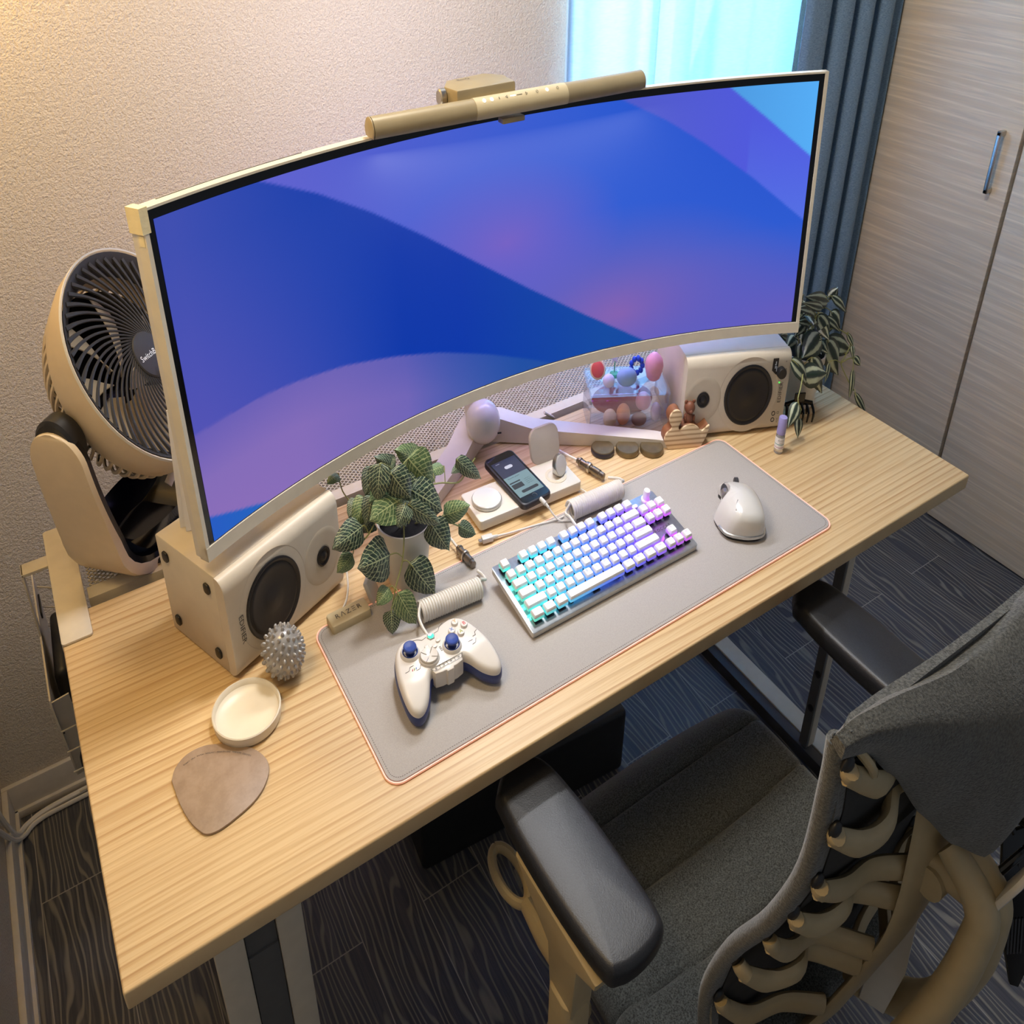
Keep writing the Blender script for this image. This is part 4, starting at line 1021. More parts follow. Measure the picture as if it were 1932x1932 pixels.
obj('volume_knob', bm, 'key', kb)
bm = bmn(); prism(bm, rrect(-0.007, 0.007, -0.0035, 0.0035, 0.0034), 0.0006, 0.0030, 0.0008, KT @ Matrix.Translation((0.303, 0.1145, 0))); obj('mute_button', bm, 'key', kb)
bm = bmn(); text_bm(bm, 'ROCCAT', KT @ Matrix.Translation((0.3215, rowy[2] + 0.0085, 0.0008)), 0.0080, spacing=1.2); obj('logo', bm, 'ink', kb)

# ------------------------------------------------------------------ coiled keyboard cables
def coil(name, p0, p1, r, turns, wire, label, ends_a, ends_b, conn):
    t = thing(name, label, 'cable', p0[0], p0[1], 0.0, 'coiled cables')
    a = Vector(p0); b = Vector(p1); d = (b - a).normalized(); s = Vector((-d.y, d.x, 0)).normalized(); u = s.cross(d) * -1
    P = []
    n = turns * 14
    for i in range(n + 1):
        q = i / n; an = 2 * PI * turns * q
        P.append(a + (b - a) * q + s * math.cos(an) * r + Vector((0, 0, 1)) * math.sin(an) * r)
    bm = bmn(); tube(bm, P, wire, 6, 0); obj('coil', bm, 'cable', t)
    for E in (ends_a, ends_b):
        if E: bm = bmn(); tube(bm, E, 0.0024, 10); obj('lead', bm, 'cable', t)
    if conn:
        c0, c1 = Vector(conn[0]), Vector(conn[1]); cd = (c1 - c0); L = cd.length
        Tn = frame(c0, cd.cross(Vector((0, 0, 1))), Vector((0, 0, 1)) if abs(cd.normalized().z) < 0.9 else (1, 0, 0))
        q = cd.to_track_quat('Z', 'Y').to_matrix().to_4x4(); q.translation = c0
        bm = bmn(); pr_ = [(0.0030, 0), (0.0058, 0.001), (0.0058, L * 0.14), (0.0068, L * 0.16), (0.0068, L * 0.42), (0.0060, L * 0.44), (0.0060, L * 0.48), (0.0078, L * 0.50), (0.0078, L * 0.64), (0.0062, L * 0.66), (0.0062, L * 0.84), (0.0074, L * 0.86), (0.0074, L * 0.90), (0.0050, L * 0.92), (0.0046, L)]
        lathe(bm, pr_, 24, q); o = obj('aviator_connector', bm, 'gun', t)
        bm = bmn(); lathe(bm, [(0.0084, L * 0.50), (0.0086, L * 0.51), (0.0086, L * 0.555), (0.0084, L * 0.565)], 24, q); obj('locking_collar', bm, 'steel', o)
    return t
coil('coiled_cable', (0.513, 0.264, 0.0185), (0.622, 0.256, 0.0185), 0.0130, 24, 0.0025,
     'coiled white cable between the potted plant and the gamepad, plugged into the gamepad', [(0.513, 0.264, 0.031), (0.503, 0.250, 0.026), (0.4985, 0.228, 0.026), (0.4975, 0.203, 0.028)],
     [(0.622, 0.256, 0.031), (0.636, 0.262, 0.022), (0.643, 0.285, 0.012), (0.643, 0.300, 0.0085)], ((0.6432, 0.314, 0.0085), (0.638, 0.362, 0.010)))
coil('coiled_cable', (0.857, 0.320, 0.0190), (0.974, 0.316, 0.0190), 0.0135, 25, 0.0025,
     'coiled white cable behind the keyboard, plugged into the keyboard', [(0.857, 0.320, 0.032), (0.845, 0.318, 0.020), (0.838, 0.295, 0.028), (0.832, 0.262, 0.030)],
     [(0.974, 0.316, 0.032), (0.990, 0.326, 0.022), (0.996, 0.350, 0.012), (0.985, 0.366, 0.0085)], ((0.9795, 0.372, 0.0085), (0.962, 0.438, 0.010)))
bm = bmn(); tube(bm, [(0.638, 0.362, 0.010), (0.634, 0.40, 0.012), (0.62, 0.45, 0.008), (0.60, 0.53, 0.004), (0.59, 0.598, 0.003), (0.588, 0.610, -0.03)], 0.0022)
tag(obj('usb_cable', bm, 'cable'), 'straight white cable behind the left aviator connector, running past the plant', 'cable')
bm = bmn(); tube(bm, [(0.962, 0.438, 0.010), (0.954, 0.47, 0.008), (0.945, 0.52, 0.004), (0.92, 0.60, 0.002), (0.90, 0.64, -0.04)], 0.0022)
tag(obj('usb_cable', bm, 'cable'), 'straight white cable behind the right aviator connector, passing under the stand foot', 'cable')

# ------------------------------------------------------------------ gamepad
gp = thing('gamepad', 'white and navy game controller with blue thumbsticks on the desk mat', 'game controller', 0.4945, 0.16, 0.003)
GT = TR(0.4945, 0.158, 0.0012) @ Matrix.Rotation(0.02, 4, 'X')
half = [(0.0, 0.044), (0.018, 0.0455), (0.034, 0.049), (0.047, 0.047), (0.058, 0.039), (0.066, 0.026), (0.072, 0.008), (0.0765, -0.012), (0.0785, -0.034), (0.0775, -0.048), (0.0735, -0.056), (0.067, -0.060), (0.058, -0.058), (0.048, -0.050), (0.0395, -0.039), (0.0325, -0.027), (0.027, -0.0205), (0.021, -0.0215), (0.012, -0.0235), (0.0, -0.024)]
outl = half + [(-x, y) for x, y in reversed(half[1:-1])]
Qc = catmull([Vector((x, y, 0)) for x, y in outl + [outl[0]]], 3)[:-1]
outl = [(p.x, p.y) for p in Qc]
def gz(x, y, z):      # grips bend down towards their ends
    k = max(0.0, -(y + 0.012)) / 0.054; w_ = max(0.0, min(1.0, (abs(x) - 0.024) / 0.022)); k *= w_ * w_ * (3 - 2 * w_)
    return z - 0.0075 * k ** 1.35 - max(0, z - 0.03) * 0.5 * k
def shell(rows):
    bm = bmn(); n = len(outl); P = [Vector(p) for p in outl]
    A = sum(P[i].x * P[(i + 1) % n].y - P[(i + 1) % n].x * P[i].y for i in range(n))
    sg = 1 if A > 0 else -1
    rs = []
    for d, z in rows:
        r = []
        for i in range(n):
            t = (P[(i + 1) % n] - P[i - 1]).normalized(); nn = Vector((-t.y, t.x)) * sg; q = P[i] + nn * d
            r.append(bm.verts.new(GT @ Vector((q.x, q.y, gz(q.x, q.y, z)))))
        rs.append(r)
    for a, b in zip(rs, rs[1:]): bridge(bm, a, b)
    for r in (rs[0], rs[-1]):
        es = [bm.edges.get((r[i], r[(i + 1) % n])) for i in range(n)]
        bmesh.ops.triangle_fill(bm, edges=es, use_beauty=True, use_dissolve=False, normal=(0, 0, 1))
    return bm
bm = shell([(0.0075, 0.040), (0.0045, 0.0392), (0.0020, 0.0365), (0.0006, 0.0320), (0.0008, 0.0275)]); top_ = obj('shell', bm, 'ctrl', gp, 50)
bm = shell([(0.0012, 0.0280), (-0.0006, 0.0255), (-0.0008, 0.0200), (0.0010, 0.0145), (0.0050, 0.0120)]); obj('grip', bm, 'navy', gp, 50)
bm = bmn(); prism(bm, [(-0.027, -0.012), (-0.0235, -0.0265), (-0.012, -0.0290), (-0.007, -0.0290), (-0.005, -0.0320), (0.005, -0.0320), (0.007, -0.0290), (0.012, -0.0290), (0.0235, -0.0265), (0.027, -0.012)], 0.016, 0.0392, 0.0025, GT)
obj('front_port', bm, 'ctrl', gp)
ZT_ = 0.0402
def stick(x, y):
    T = GT @ Matrix.Translation((x, y, ZT_ - 0.001)); bm = bmn()
    lathe(bm, [(0.0155, 0), (0.0145, 0.003), (0.0128, 0.0048), (0.0120, 0.0045), (0.0115, 0.001)], 32, T, cap1=False); c = obj('stick_collar', bm, 'ctrl', gp)
    bm = bmn(); lathe(bm, [(0.0118, 0.0044), (0.0108, 0.0052), (0.0100, 0.0040), (0.0100, 0.0018)], 32, T, cap0=False, cap1=False); obj('anti_friction_ring', bm, 'stick', c)
    bm = bmn(); lathe(bm, [(0.0070, 0.0), (0.0058, 0.003), (0.0052, 0.0065), (0.0068, 0.0082), (0.0095, 0.0090), (0.0103, 0.0102), (0.0100, 0.0118), (0.0086, 0.0126), (0.0064, 0.0120), (0.0, 0.0114)], 32, T, cap0=False, cap1=False); obj('thumbstick', bm, 'stick', gp)
stick(-0.0415, 0.0215); stick(0.0195, 0.0005)
T = GT @ Matrix.Translation((-0.0200, 0.0, ZT_)); bm = bmn()
lathe(bm, [(0.0165, -0.002), (0.0155, 0.002), (0.0142, 0.0032), (0.0138, 0.0010)], 32, T, cap0=False, cap1=False)
lathe(bm, [(0.0136, 0.001), (0.0136, 0.0048), (0.0128, 0.0056), (0.0070, 0.0042), (0.0, 0.0036)], 32, T, cap0=False, cap1=False); dp = obj('direction_pad', bm, 'ctrl', gp)
bm = bmn()
for k in range(4):
    a = PI / 4 + k * PI / 2; tube(bm, [T @ Vector((0.004 * math.cos(a), 0.004 * math.sin(a), 0.0040)), T @ Vector((0.0130 * math.cos(a), 0.0130 * math.sin(a), 0.0058))], 0.00045, 5, 0)
obj('pad_groove', bm, 'steel', dp)
for ch, x, y, col in (('Y', 0.0420, 0.0330, (196, 150, 40)), ('B', 0.0530, 0.0225, (196, 52, 52)), ('X', 0.0310, 0.0225, (44, 108, 190)), ('A', 0.0420, 0.0125, (150, 160, 40))):
    T = GT @ Matrix.Translation((x, y, ZT_ - 0.0006)); bm = bmn(); lathe(bm, [(0.0055, 0), (0.0055, 0.0028), (0.0048, 0.0036), (0, 0.0039)], 24, T, cap0=False); b = obj('face_button', bm, 'ctrl', gp)
    MT['l' + ch] = mat('button_letter_' + ch, col, 0.4); bm = bmn(); text_bm(bm, ch, T @ Matrix.Translation((0, 0, 0.0039)), 0.0088); obj('letter', bm, 'l' + ch, b)
for x, y in ((-0.0150, 0.0185), (0.0050, 0.0195), (-0.0040, 0.0130)):
    bm = bmn(); prism(bm, rrect(-0.0036, 0.0036, -0.0030, 0.0030, 0.0026), 0, 0.0022, 0.0007, GT @ Matrix.Translation((x, y, ZT_ - 0.0004))); obj('menu_button', bm, 'ctrl', gp)
bm = bmn(); lathe(bm, [(0.0066, 0), (0.0066, 0.0008), (0.0058, 0.0012)], 6, GT @ Matrix.Translation((-0.001, 0.0315, ZT_ - 0.0002))); lo = obj('guide_button', bm, 'steel', gp)
bm = bmn(); T = GT @ Matrix.Translation((-0.001, 0.0315, ZT_ + 0.0010))
q = [(-0.0046, 0.0022), (0, -0.0002), (0.0046, 0.0022), (0.0046, -0.0024), (0, -0.0050), (-0.0046, -0.0024)]; prism(bm, q, 0, 0.0004, 0, T); obj('guide_light', bm, 'logo_led', lo)
bm = bmn()
def line(P, w=0.0003):
    for a, b in zip(P, P[1:]): tube(bm, [GT @ Vector((a[0], a[1], gz(a[0], a[1], ZT_ + 0.0001))), GT @ Vector((b[0], b[1], gz(b[0], b[1], ZT_ + 0.0001)))], w, 4, 0)
line([(0.006, 0.034), (0.013, 0.0345), (0.018, 0.040), (0.026, 0.044)]); line([(-0.008, 0.034), (-0.016, 0.0325), (-0.021, 0.0365), (-0.031, 0.0395)])
for i in range(4): line([(0.0010, 0.0085 - i * 0.0022), (0.0042, 0.0085 - i * 0.0022)], 0.0004)
line([(-0.027, -0.0175), (-0.0225, -0.0235), (0.0225, -0.0235), (0.027, -0.0175), (-0.027, -0.0175)]); 
for x in (-0.0125, 0, 0.0125): line([(x, -0.0175), (x, -0.0235)])
for x in (-0.019, -0.0062, 0.0062, 0.019):
    for k in range(6):
        a, b = 2 * PI * k / 6, 2 * PI * (k + 1) / 6; line([(x + 0.0012 * math.cos(a), -0.0205 + 0.0012 * math.sin(a)), (x + 0.0012 * math.cos(b), -0.0205 + 0.0012 * math.sin(b))])
line([(-0.062, -0.004), (-0.056, -0.004), (-0.052, 0.001), (-0.046, 0.001)]); line([(-0.046, -0.0085), (-0.040, -0.0085), (-0.035, -0.002)])
line([(0.066, 0.006), (0.061, 0.004), (0.060, -0.001), (0.055, -0.001)]); line([(0.044, -0.006), (0.052, -0.006)]); line([(0.058, -0.006), (0.054, -0.012), (0.048, -0.013)])
obj('printed_lines', bm, 'ink', gp)
for x, m_ in ((-0.050, 'lB'), (-0.0470, 'lA'), (-0.0440, 'lX')):
    bm = bmn(); line([(x, -0.0040), (x - 0.0015, -0.0065)], 0.0006); obj('printed_dash', bm, m_, gp)

# ------------------------------------------------------------------ mouse
ms = thing('computer_mouse', 'light grey sculpted mouse with side thumb wheel on the desk mat', 'mouse', 1.125, 0.155, 0.003)
XT = TR(1.131, 0.1555, 0.0032, rz=-0.55)
def mouse_outline(h):   # h 0 bottom .. 1 top ; returns closed list in local xy (y forward)
    base = [(-0.026, -0.056), (0.0, -0.061), (0.026, -0.056), (0.036, -0.040), (0.0385, -0.012), (0.036, 0.016), (0.032, 0.042), (0.022, 0.059), (0.004, 0.063), (-0.016, 0.063), (-0.026, 0.060), (-0.021, 0.046), (-0.019, 0.030), (-0.022, 0.014), (-0.036, 0.006), (-0.049, -0.004), (-0.047, -0.026), (-0.038, -0.048)]
    return base
Qm = catmull([Vector((x, y, 0)) for x, y in mouse_outline(0) + [mouse_outline(0)[0]]], 4)[:-1]
def mh(x, y):
    c = (-0.004, -0.010)
    a = 0.0475 * max(0.0, 1 - ((y - c[1]) / 0.085) ** 2) ** 0.62
    cx = x - (-0.004); s = 1 - (cx / (0.060 if cx < 0 else 0.055)) ** 2 * (1.0)
    return max(0.009, a * max(0.2, s) ** 0.55)
bm = bmn(); rs = []
for k, fct in enumerate((1.0, 1.0, 0.97, 0.90, 0.78, 0.62, 0.42, 0.2)):
    r = []
    for p in Qm:
        x, y = p.x * fct, p.y * fct; z = mh(x, y)
        if k == 0: z = 0.006
        elif k == 1: z = 0.006 + (z - 0.006) * 0.45; x *= 1.0 if p.x > -0.03 else 0.93
        elif k == 2: z = 0.006 + (z - 0.006) * 0.80; x *= 1.0 if p.x > -0.025 else 0.86
        if k > 2 and x < -0.02: x = x * (0.80)
        r.append(bm.verts.new(XT @ Vector((x, y, z))))
    rs.append(r)
for a, b in zip(rs, rs[1:]): bridge(bm, a, b)
cv = bm.verts.new(XT @ Vector((0, 0, mh(0, 0))))
for i in range(len(rs[-1])): bm.faces.new((rs[-1][i], rs[-1][(i + 1) % len(rs[-1])], cv))
bm.faces.new(list(reversed(rs[0]))); obj('shell', bm, 'gloss', ms, 60)
bm = bmn(); prism(bm, [(p.x * 0.96, p.y * 0.96) for p in Qm], 0.0, 0.0065, 0.0015, XT); obj('underside', bm, 'black', ms)
bm = bmn(); Pm = [XT @ Vector((p.x * 1.003, p.y * 1.003, 0.0085)) for p in Qm if p.y < -0.034]; Pm = Pm if Pm else []
idx = [i for i, p in enumerate(Qm) if p.y < -0.030]; 
st_ = [i for i in idx if (i - 1) % len(Qm) not in idx][0]; seq = []
i = st_
while i % len(Qm) in idx: seq.append(Qm[i % len(Qm)]); i += 1
tube(bm, [XT @ Vector((p.x * 1.0, p.y * 1.0, 0.0085)) for p in seq], 0.0028, 8, 0); obj('rear_band', bm, 'steel', ms)
bm = bmn(); sphere(bm, (-0.0185, 0.030, 0.0215), 0.010, 20, 14, (0.95, 2.5, 1.15), XT); sd = obj('side_recess', bm, 'darkgrey', ms)
bm = bmn(); q = XT @ TR(-0.0235, 0.024, 0.0255) @ Matrix.Rotation(PI / 2, 4, 'X'); lathe(bm, [(0.0072, -0.006), (0.0080, -0.005), (0.0080, 0.005), (0.0072, 0.006)], 24, q); tw = obj('thumb_wheel', bm, 'steel', ms)
bm = bmn()
for y in (0.006, 0.019): tube(bm, [XT @ Vector((-0.0315, y - 0.005, 0.0175)), XT @ Vector((-0.0285, y + 0.005, 0.0185))], 0.0017, 8, 0)
obj('side_button', bm, 'gloss', ms)
bm = bmn(); q = XT @ TR(0.004, 0.050, 0.0275, ry=PI / 2); lathe(bm, [(0.0085, -0.0035), (0.0095, -0.0028), (0.0095, 0.0028), (0.0085, 0.0035)], 28, q); obj('scroll_wheel', bm, 'darkgrey', ms)

# ------------------------------------------------------------------ charging station with phone
cs = thing('charging_station', 'off white three in one charging tray behind the keyboard', 'charger', 0.81, 0.42, 0.0)
CT = TR(0.697, 0.3815, 0, rz=-0.045)
bm = bmn(); prism(bm, rrect(0, 0.226, 0, 0.083, 0.006), 0.004, 0.0195, 0.0016, CT); tr_ = obj('tray', bm, 'white', cs)
bm = bmn(); prism(bm, rrect(0.006, 0.220, 0.006, 0.077, 0.006), 0.0003, 0.0042, 0, CT); obj('rubber_sole', bm, 'taupe', cs)
bm = bmn(); lathe(bm, [(0.0275, 0.0195), (0.0285, 0.0205), (0.0285, 0.0245), (0.0272, 0.0262), (0.0262, 0.0265), (0.0, 0.0265)], 48, CT @ Matrix.Translation((0.036, 0.042, 0)), cap0=False, cap1=False); mg = obj('charging_puck', bm, 'gloss', cs)
bm = bmn(); lathe(bm, [(0.0286, 0.0206), (0.0289, 0.0212), (0.0289, 0.0242), (0.0286, 0.0248)], 48, CT @ Matrix.Translation((0.036, 0.042, 0)), cap0=False, cap1=False); obj('puck_rim', bm, 'steel', mg)
bm = bmn(); prism(bm, rrect(-0.034, 0.034, 0, 0.058, 0.018), 0, 0.010, 0.004, CT @ TR(0.196, 0.089, 0.016) @ Matrix.Rotation(PI / 2 - 0.32, 4, 'X')); obj('phone_rest', bm, 'taupe', cs)
bm = bmn(); lathe(bm, [(0.0160, 0.0195), (0.0215, 0.0195), (0.0215, 0.0202), (0.0160, 0.0202)], 40, CT @ Matrix.Translation((0.190, 0.038, 0)), cap0=False, cap1=False); obj('watch_cradle_ring', bm, 'steelw', cs)
bm = bmn(); lathe(bm, [(0.0, 0.0), (0.0165, 0.0), (0.0172, 0.001), (0.0172, 0.0078), (0.0165, 0.0088), (0.0, 0.0088)], 40, CT @ TR(0.196, 0.042, 0.0345) @ Matrix.Rotation(0.35, 4, 'Z') @ Matrix.Rotation(1.25, 4, 'X'), cap0=False, cap1=False); wp = obj('watch_puck', bm, 'steel', cs)
bm = bmn(); lathe(bm, [(0.0156, 0.0089), (0.0152, 0.0094), (0.0, 0.0098)], 40, CT @ TR(0.196, 0.042, 0.0345) @ Matrix.Rotation(0.35, 4, 'Z') @ Matrix.Rotation(1.25, 4, 'X'), cap0=False, cap1=False); obj('puck_face', bm, 'gloss', wp)
bm = bmn(); box(bm, 0.186, 0.206, 0.042, 0.046, 0.0196, 0.030, 0.001, 1, CT); obj('puck_arm', bm, 'gloss', cs)
for P in ([(0.915, 0.379, 0.006), (0.905, 0.355, 0.003), (0.890, 0.335, 0.003), (0.87, 0.33, 0.003)], [(0.921, 0.400, 0.008), (0.935, 0.375, 0.005), (0.928, 0.352, 0.003), (0.90, 0.335, 0.003)]):
    pass
for k, P in enumerate(([(0.925, 0.447, 0.008), (0.937, 0.462, 0.004), (0.935, 0.50, 0.004), (0.93, 0.60, 0.002)], [(0.924, 0.440, 0.008), (0.944, 0.452, 0.004), (0.948, 0.50, 0.004), (0.945, 0.60, 0.002)], [(0.919, 0.376, 0.006), (0.928, 0.362, 0.003), (0.921, 0.343, 0.0055), (0.9, 0.332, 0.0055)])):
    bm = bmn(); tube(bm, P, 0.0016); obj('cord', bm, 'cable', cs)
ph = thing('smartphone', 'phone in a dark case showing a music list, lying on the charging tray', 'phone', 0.81, 0.44, 0.02)
HT2 = TR(0.812, 0.4355, 0.0200, rz=0.045) @ Matrix.Rotation(0.045, 4, 'X')
bm = bmn(); prism(bm, rrect(-0.0345, 0.0345, -0.0700, 0.0700, 0.011, 6), 0.0, 0.0105, 0.003, HT2); obj('case', bm, 'phone', ph)
bm = bmn(); prism(bm, rrect(-0.0310, 0.0310, -0.0665, 0.0665, 0.009, 6), 0.0104, 0.0108, 0, HT2); obj('front_glass', bm, 'screenoff', ph)
MT['p1'] = glow('phone_screen_dark_blue', (30, 30, 52), 0.9, (4, 4, 8)); MT['p2'] = glow('phone_screen_teal_grey', (128, 158, 164), 0.75, (10, 10, 12)); MT['p3'] = glow('phone_text_dark', (36, 44, 50), 0.5, (8, 8, 8)); MT['p4'] = glow('phone_text_light', (200, 200, 214), 0.9, (10, 10, 10))
bm = bmn(); prism(bm, [(-0.028, 0.006), (0.028, 0.006), (0.028, 0.050), (-0.028, 0.050)], 0.0108, 0.0110, 0, HT2); s1 = obj('screen', bm, 'p1', ph)
bm = bmn(); prism(bm, [(-0.028, -0.050), (0.028, -0.050), (0.028, 0.006), (-0.028, 0.006)], 0.0108, 0.0110, 0, HT2); s2 = obj('screen', bm, 'p2', ph)
bm = bmn(); prism(bm, rrect(-0.009, 0.009, 0.025, 0.033, 0.004), 0.0110, 0.0111, 0, HT2); text_bm(bm, 'music', HT2 @ Matrix.Translation((-0.016, 0.0445, 0.011)), 0.004); obj('header', bm, 'p4', s1)
bm = bmn()
for a in ((-0.025, -0.001, -0.013, -0.010), (-0.025, -0.001, -0.028, -0.016)): prism(bm, [(a[0], a[2]), (a[1], a[2]), (a[1], a[3]), (a[0], a[3])], 0.0110, 0.0111, 0, HT2)
prism(bm, rrect(-0.016, 0.022, -0.043, -0.036, 0.003), 0.0110, 0.0111, 0, HT2); text_bm(bm, 'Recently played', HT2 @ Matrix.Translation((-0.008, 0.0005, 0.011)), 0.0042)
for i in range(4): text_bm(bm, 'track list %d' % (i + 1), HT2 @ Matrix.Translation((0.013, -0.014 - i * 0.0042, 0.011)), 0.0032)
obj('list', bm, 'p3', s2)
bm = bmn(); lathe(bm, [(0.0050, 0.0108), (0.0054, 0.0110), (0.0054, 0.0111), (0.0046, 0.0109)], 28, HT2 @ Matrix.Translation((0, -0.0580, 0)), cap0=False, cap1=False); obj('home_button', bm, 'darkgrey', ph)
cc = thing('charging_cable', 'white phone cable plugged into the phone, running down beside the charging tray', 'cable', 0.825, 0.36, 0.01)
bm = bmn(); tube(bm, [(0.8205, 0.3655, 0.0262), (0.8225, 0.351, 0.0245)], 0.0037, 12, 0); tube(bm, [(0.8225, 0.351, 0.0245), (0.824, 0.343, 0.0225)], [0.0026, 0.0022], 10, 0); obj('plug', bm, 'gloss', cc)
bm = bmn(); tube(bm, [(0.824, 0.343, 0.0225), (0.828, 0.333, 0.015), (0.836, 0.325, 0.007), (0.850, 0.318, 0.005), (0.865, 0.31, 0.0055)], 0.0015); obj('cord', bm, 'cable', cc)
uc = thing('usb_c_cable', 'white USB cable lying loose in front of the charging tray', 'cable', 0.71, 0.355, 0.004)
bm = bmn(); box(bm, -0.012, 0.009, -0.0058, 0.0058, 0.0, 0.0080, 0.0014, 2, TR(0.699, 0.358, 0.0022, rz=-0.18)); tube(bm, [(0.7065, 0.3565, 0.0056), (0.718, 0.3545, 0.0052)], [0.0032, 0.0026], 10, 0); pg = obj('plug', bm, 'gloss', uc)
bm = bmn(); box(bm, -0.0185, -0.0118, -0.0040, 0.0040, 0.0018, 0.0048, 0.0008, 1, TR(0.699, 0.358, 0.0022, rz=-0.18)); obj('plug_tip', bm, 'steel', pg)
bm = bmn(); tube(bm, [(0.718, 0.3545, 0.0052), (0.745, 0.350, 0.0040), (0.79, 0.342, 0.0040), (0.83, 0.332, 0.0050), (0.85, 0.330, 0.0060)], 0.0018); obj('cord', bm, 'cable', uc)

# ------------------------------------------------------------------ things on the left of the desk
mb = thing('massage_ball', 'silver grey spiky massage ball leaning against the left speaker', 'massage ball', 0.291, 0.289, 0.0)
BC = Vector((0.2915, 0.2895, 0.0365)); br_ = 0.0300
bm = bmn(); sphere(bm, BC, br_, 40, 24)
N = 132
for i in range(N):
    z = 1 - 2 * (i + 0.5) / N; r = math.sqrt(1 - z * z); a = i * 2.399963
    d = Vector((r * math.cos(a), r * math.sin(a), z)); q = d.to_track_quat('Z', 'Y').to_matrix().to_4x4(); q.translation = BC + d * (br_ - 0.0008)
    lathe(bm, [(0.0034, 0), (0.0027, 0.0014), (0.0022, 0.0036), (0.0015, 0.0046), (0, 0.0050)], 8, q, cap0=False, cap1=False)
obj('ball', bm, 'ball', mb, 60)
ds = thing('round_dish', 'shallow cream ceramic dish on the desk left of the mat', 'dish', 0.219, 0.251, 0.0)
bm = bmn(); lathe(bm, [(0.0, 0.0006), (0.046, 0.0006), (0.0485, 0.003), (0.0495, 0.010), (0.0495, 0.0150), (0.0480, 0.0158), (0.0468, 0.0150), (0.0450, 0.0090), (0.040, 0.0062), (0.025, 0.0050), (0.0, 0.0046)], 64, TR(0.2195, 0.2520, 0), cap0=False, cap1=False)
obj('bowl', bm, 'cream', ds)
cst = [(0.1015, 0.212), (0.108, 0.229), (0.124, 0.240), (0.146, 0.2430), (0.168, 0.238), (0.190, 0.229), (0.208, 0.215), (0.219, 0.196), (0.2235, 0.172), (0.2190, 0.150), (0.206, 0.135), (0.186, 0.122), (0.164, 0.1165), (0.142, 0.1155), (0.124, 0.120), (0.114, 0.130), (0.107, 0.150), (0.1025, 0.180)]
cst = [(0.1015, 0.214), (0.110, 0.229), (0.128, 0.240), (0.152, 0.240), (0.176, 0.229), (0.198, 0.213), (0.213, 0.197), (0.2225, 0.176), (0.221, 0.158), (0.209, 0.140), (0.190, 0.127), (0.163, 0.119), (0.140, 0.1155), (0.125, 0.119), (0.117, 0.130), (0.109, 0.150), (0.1035, 0.180)]
Qs = catmull([Vector((x, y, 0)) for x, y in cst + [cst[0]]], 4)[:-1]
le = thing('leather_mouse_pad', 'small taupe leather pad shaped like a rounded triangle, nearest the desk corner', 'leather mat', 0.163, 0.18, 0.0)
bm = bmn(); prism(bm, [(p.x, p.y) for p in Qs], 0.0004, 0.0034, 0.0008); obj('leather', bm, 'leather', le)
bm = bmn(); txt = 'TOUCHEE NATURAL ENGINEERED LEATHER MOUSE PAD LARGE'
pth = catmull([(0.206, 0.190, 0), (0.188, 0.207, 0), (0.165, 0.221, 0), (0.142, 0.229, 0), (0.120, 0.226, 0)], 20)
cum = [0]
for a, b in zip(pth, pth[1:]): cum.append(cum[-1] + (b - a).length)
for i, ch in enumerate(txt):
    if ch == ' ': continue
    s = cum[-1] * (i + 0.5) / len(txt); k = max(j for j in range(len(cum) - 1) if cum[j] <= s); a, b = pth[k], pth[k + 1]; t = (s - cum[k]) / max(1e-9, cum[k + 1] - cum[k]); p = a + (b - a) * t
    text_bm(bm, ch, TR(p.x, p.y, 0.0034, rz=math.atan2(b.y - a.y, b.x - a.x)), 0.0030, 0.0003)
obj('embossed_text', bm, 'ink', le)
# small white card holder beside the plant
bm = bmn(); box(bm, -0.016, 0.016, -0.004, 0.004, 0, 0.034, 0.002, 2, TR(0.470, 0.352, 0.0006, rz=0.9, ry=0.0) @ Matrix.Rotation(-0.35, 4, 'X'))
tag(obj('charger_block', bm, 'gloss'), 'small white plastic block leaning on the desk behind the mat control box', 'charger')

# ------------------------------------------------------------------ right side trinkets
def base_disc(x, y, m, label):
    t = thing('display_base', label, 'display base', x, y, 0.0, 'round display bases')
    bm = bmn(); lathe(bm, [(0.0, 0.0004), (0.0235, 0.0004), (0.0245, 0.002), (0.0245, 0.0075), (0.0238, 0.0088)], 40, TR(x, y, 0), cap0=False, cap1=False); obj('rim', bm, m, t)
    bm = bmn(); lathe(bm, [(0.0238, 0.0086), (0.0225, 0.0100), (0.0, 0.0102)], 40, TR(x, y, 0), cap0=False, cap1=False); obj('top', bm, 'base1', t)
base_disc(1.033, 0.444, 'base2', 'round navy rimmed display base, leftmost of the three in front of the clear box')
base_disc(1.078, 0.418, 'base1', 'round smoky bronze display base, middle one of the three in front of the clear box')
base_disc(1.1225, 0.3925, 'base1', 'round smoky bronze display base beside the wooden swan')
# plywood swan planter with a little bear
sw = thing('wooden_swan', 'striped plywood swan shaped stand with walnut sides beside the right speaker', 'wooden ornament', 1.19, 0.375, 0.0)
sx = frame((1.153, 0.382, 0.0), (0.915, -0.40, 0), (0, 0, 1))
sw2 = [(0.004, 0.0), (-0.006, 0.022), (-0.003, 0.040), (0.008, 0.052), (0.002, 0.066), (0.001, 0.080), (0.008, 0.092), (0.018, 0.094), (0.026, 0.086), (0.027, 0.070), (0.022, 0.054), (0.026, 0.046), (0.036, 0.054), (0.052, 0.057), (0.064, 0.050), (0.074, 0.040), (0.089, 0.052), (0.086, 0.030), (0.076, 0.004), (0.066, 0.0)]
swp = [(p.x, p.y) for p in catmull([Vector((a, b * 0.74, 0)) for a, b in sw2] , 4)]
bm = bmn(); prism(bm, swp, 0.0, 0.0045, 0.0006, sx); obj('front_panel', bm, 'plywood', sw)
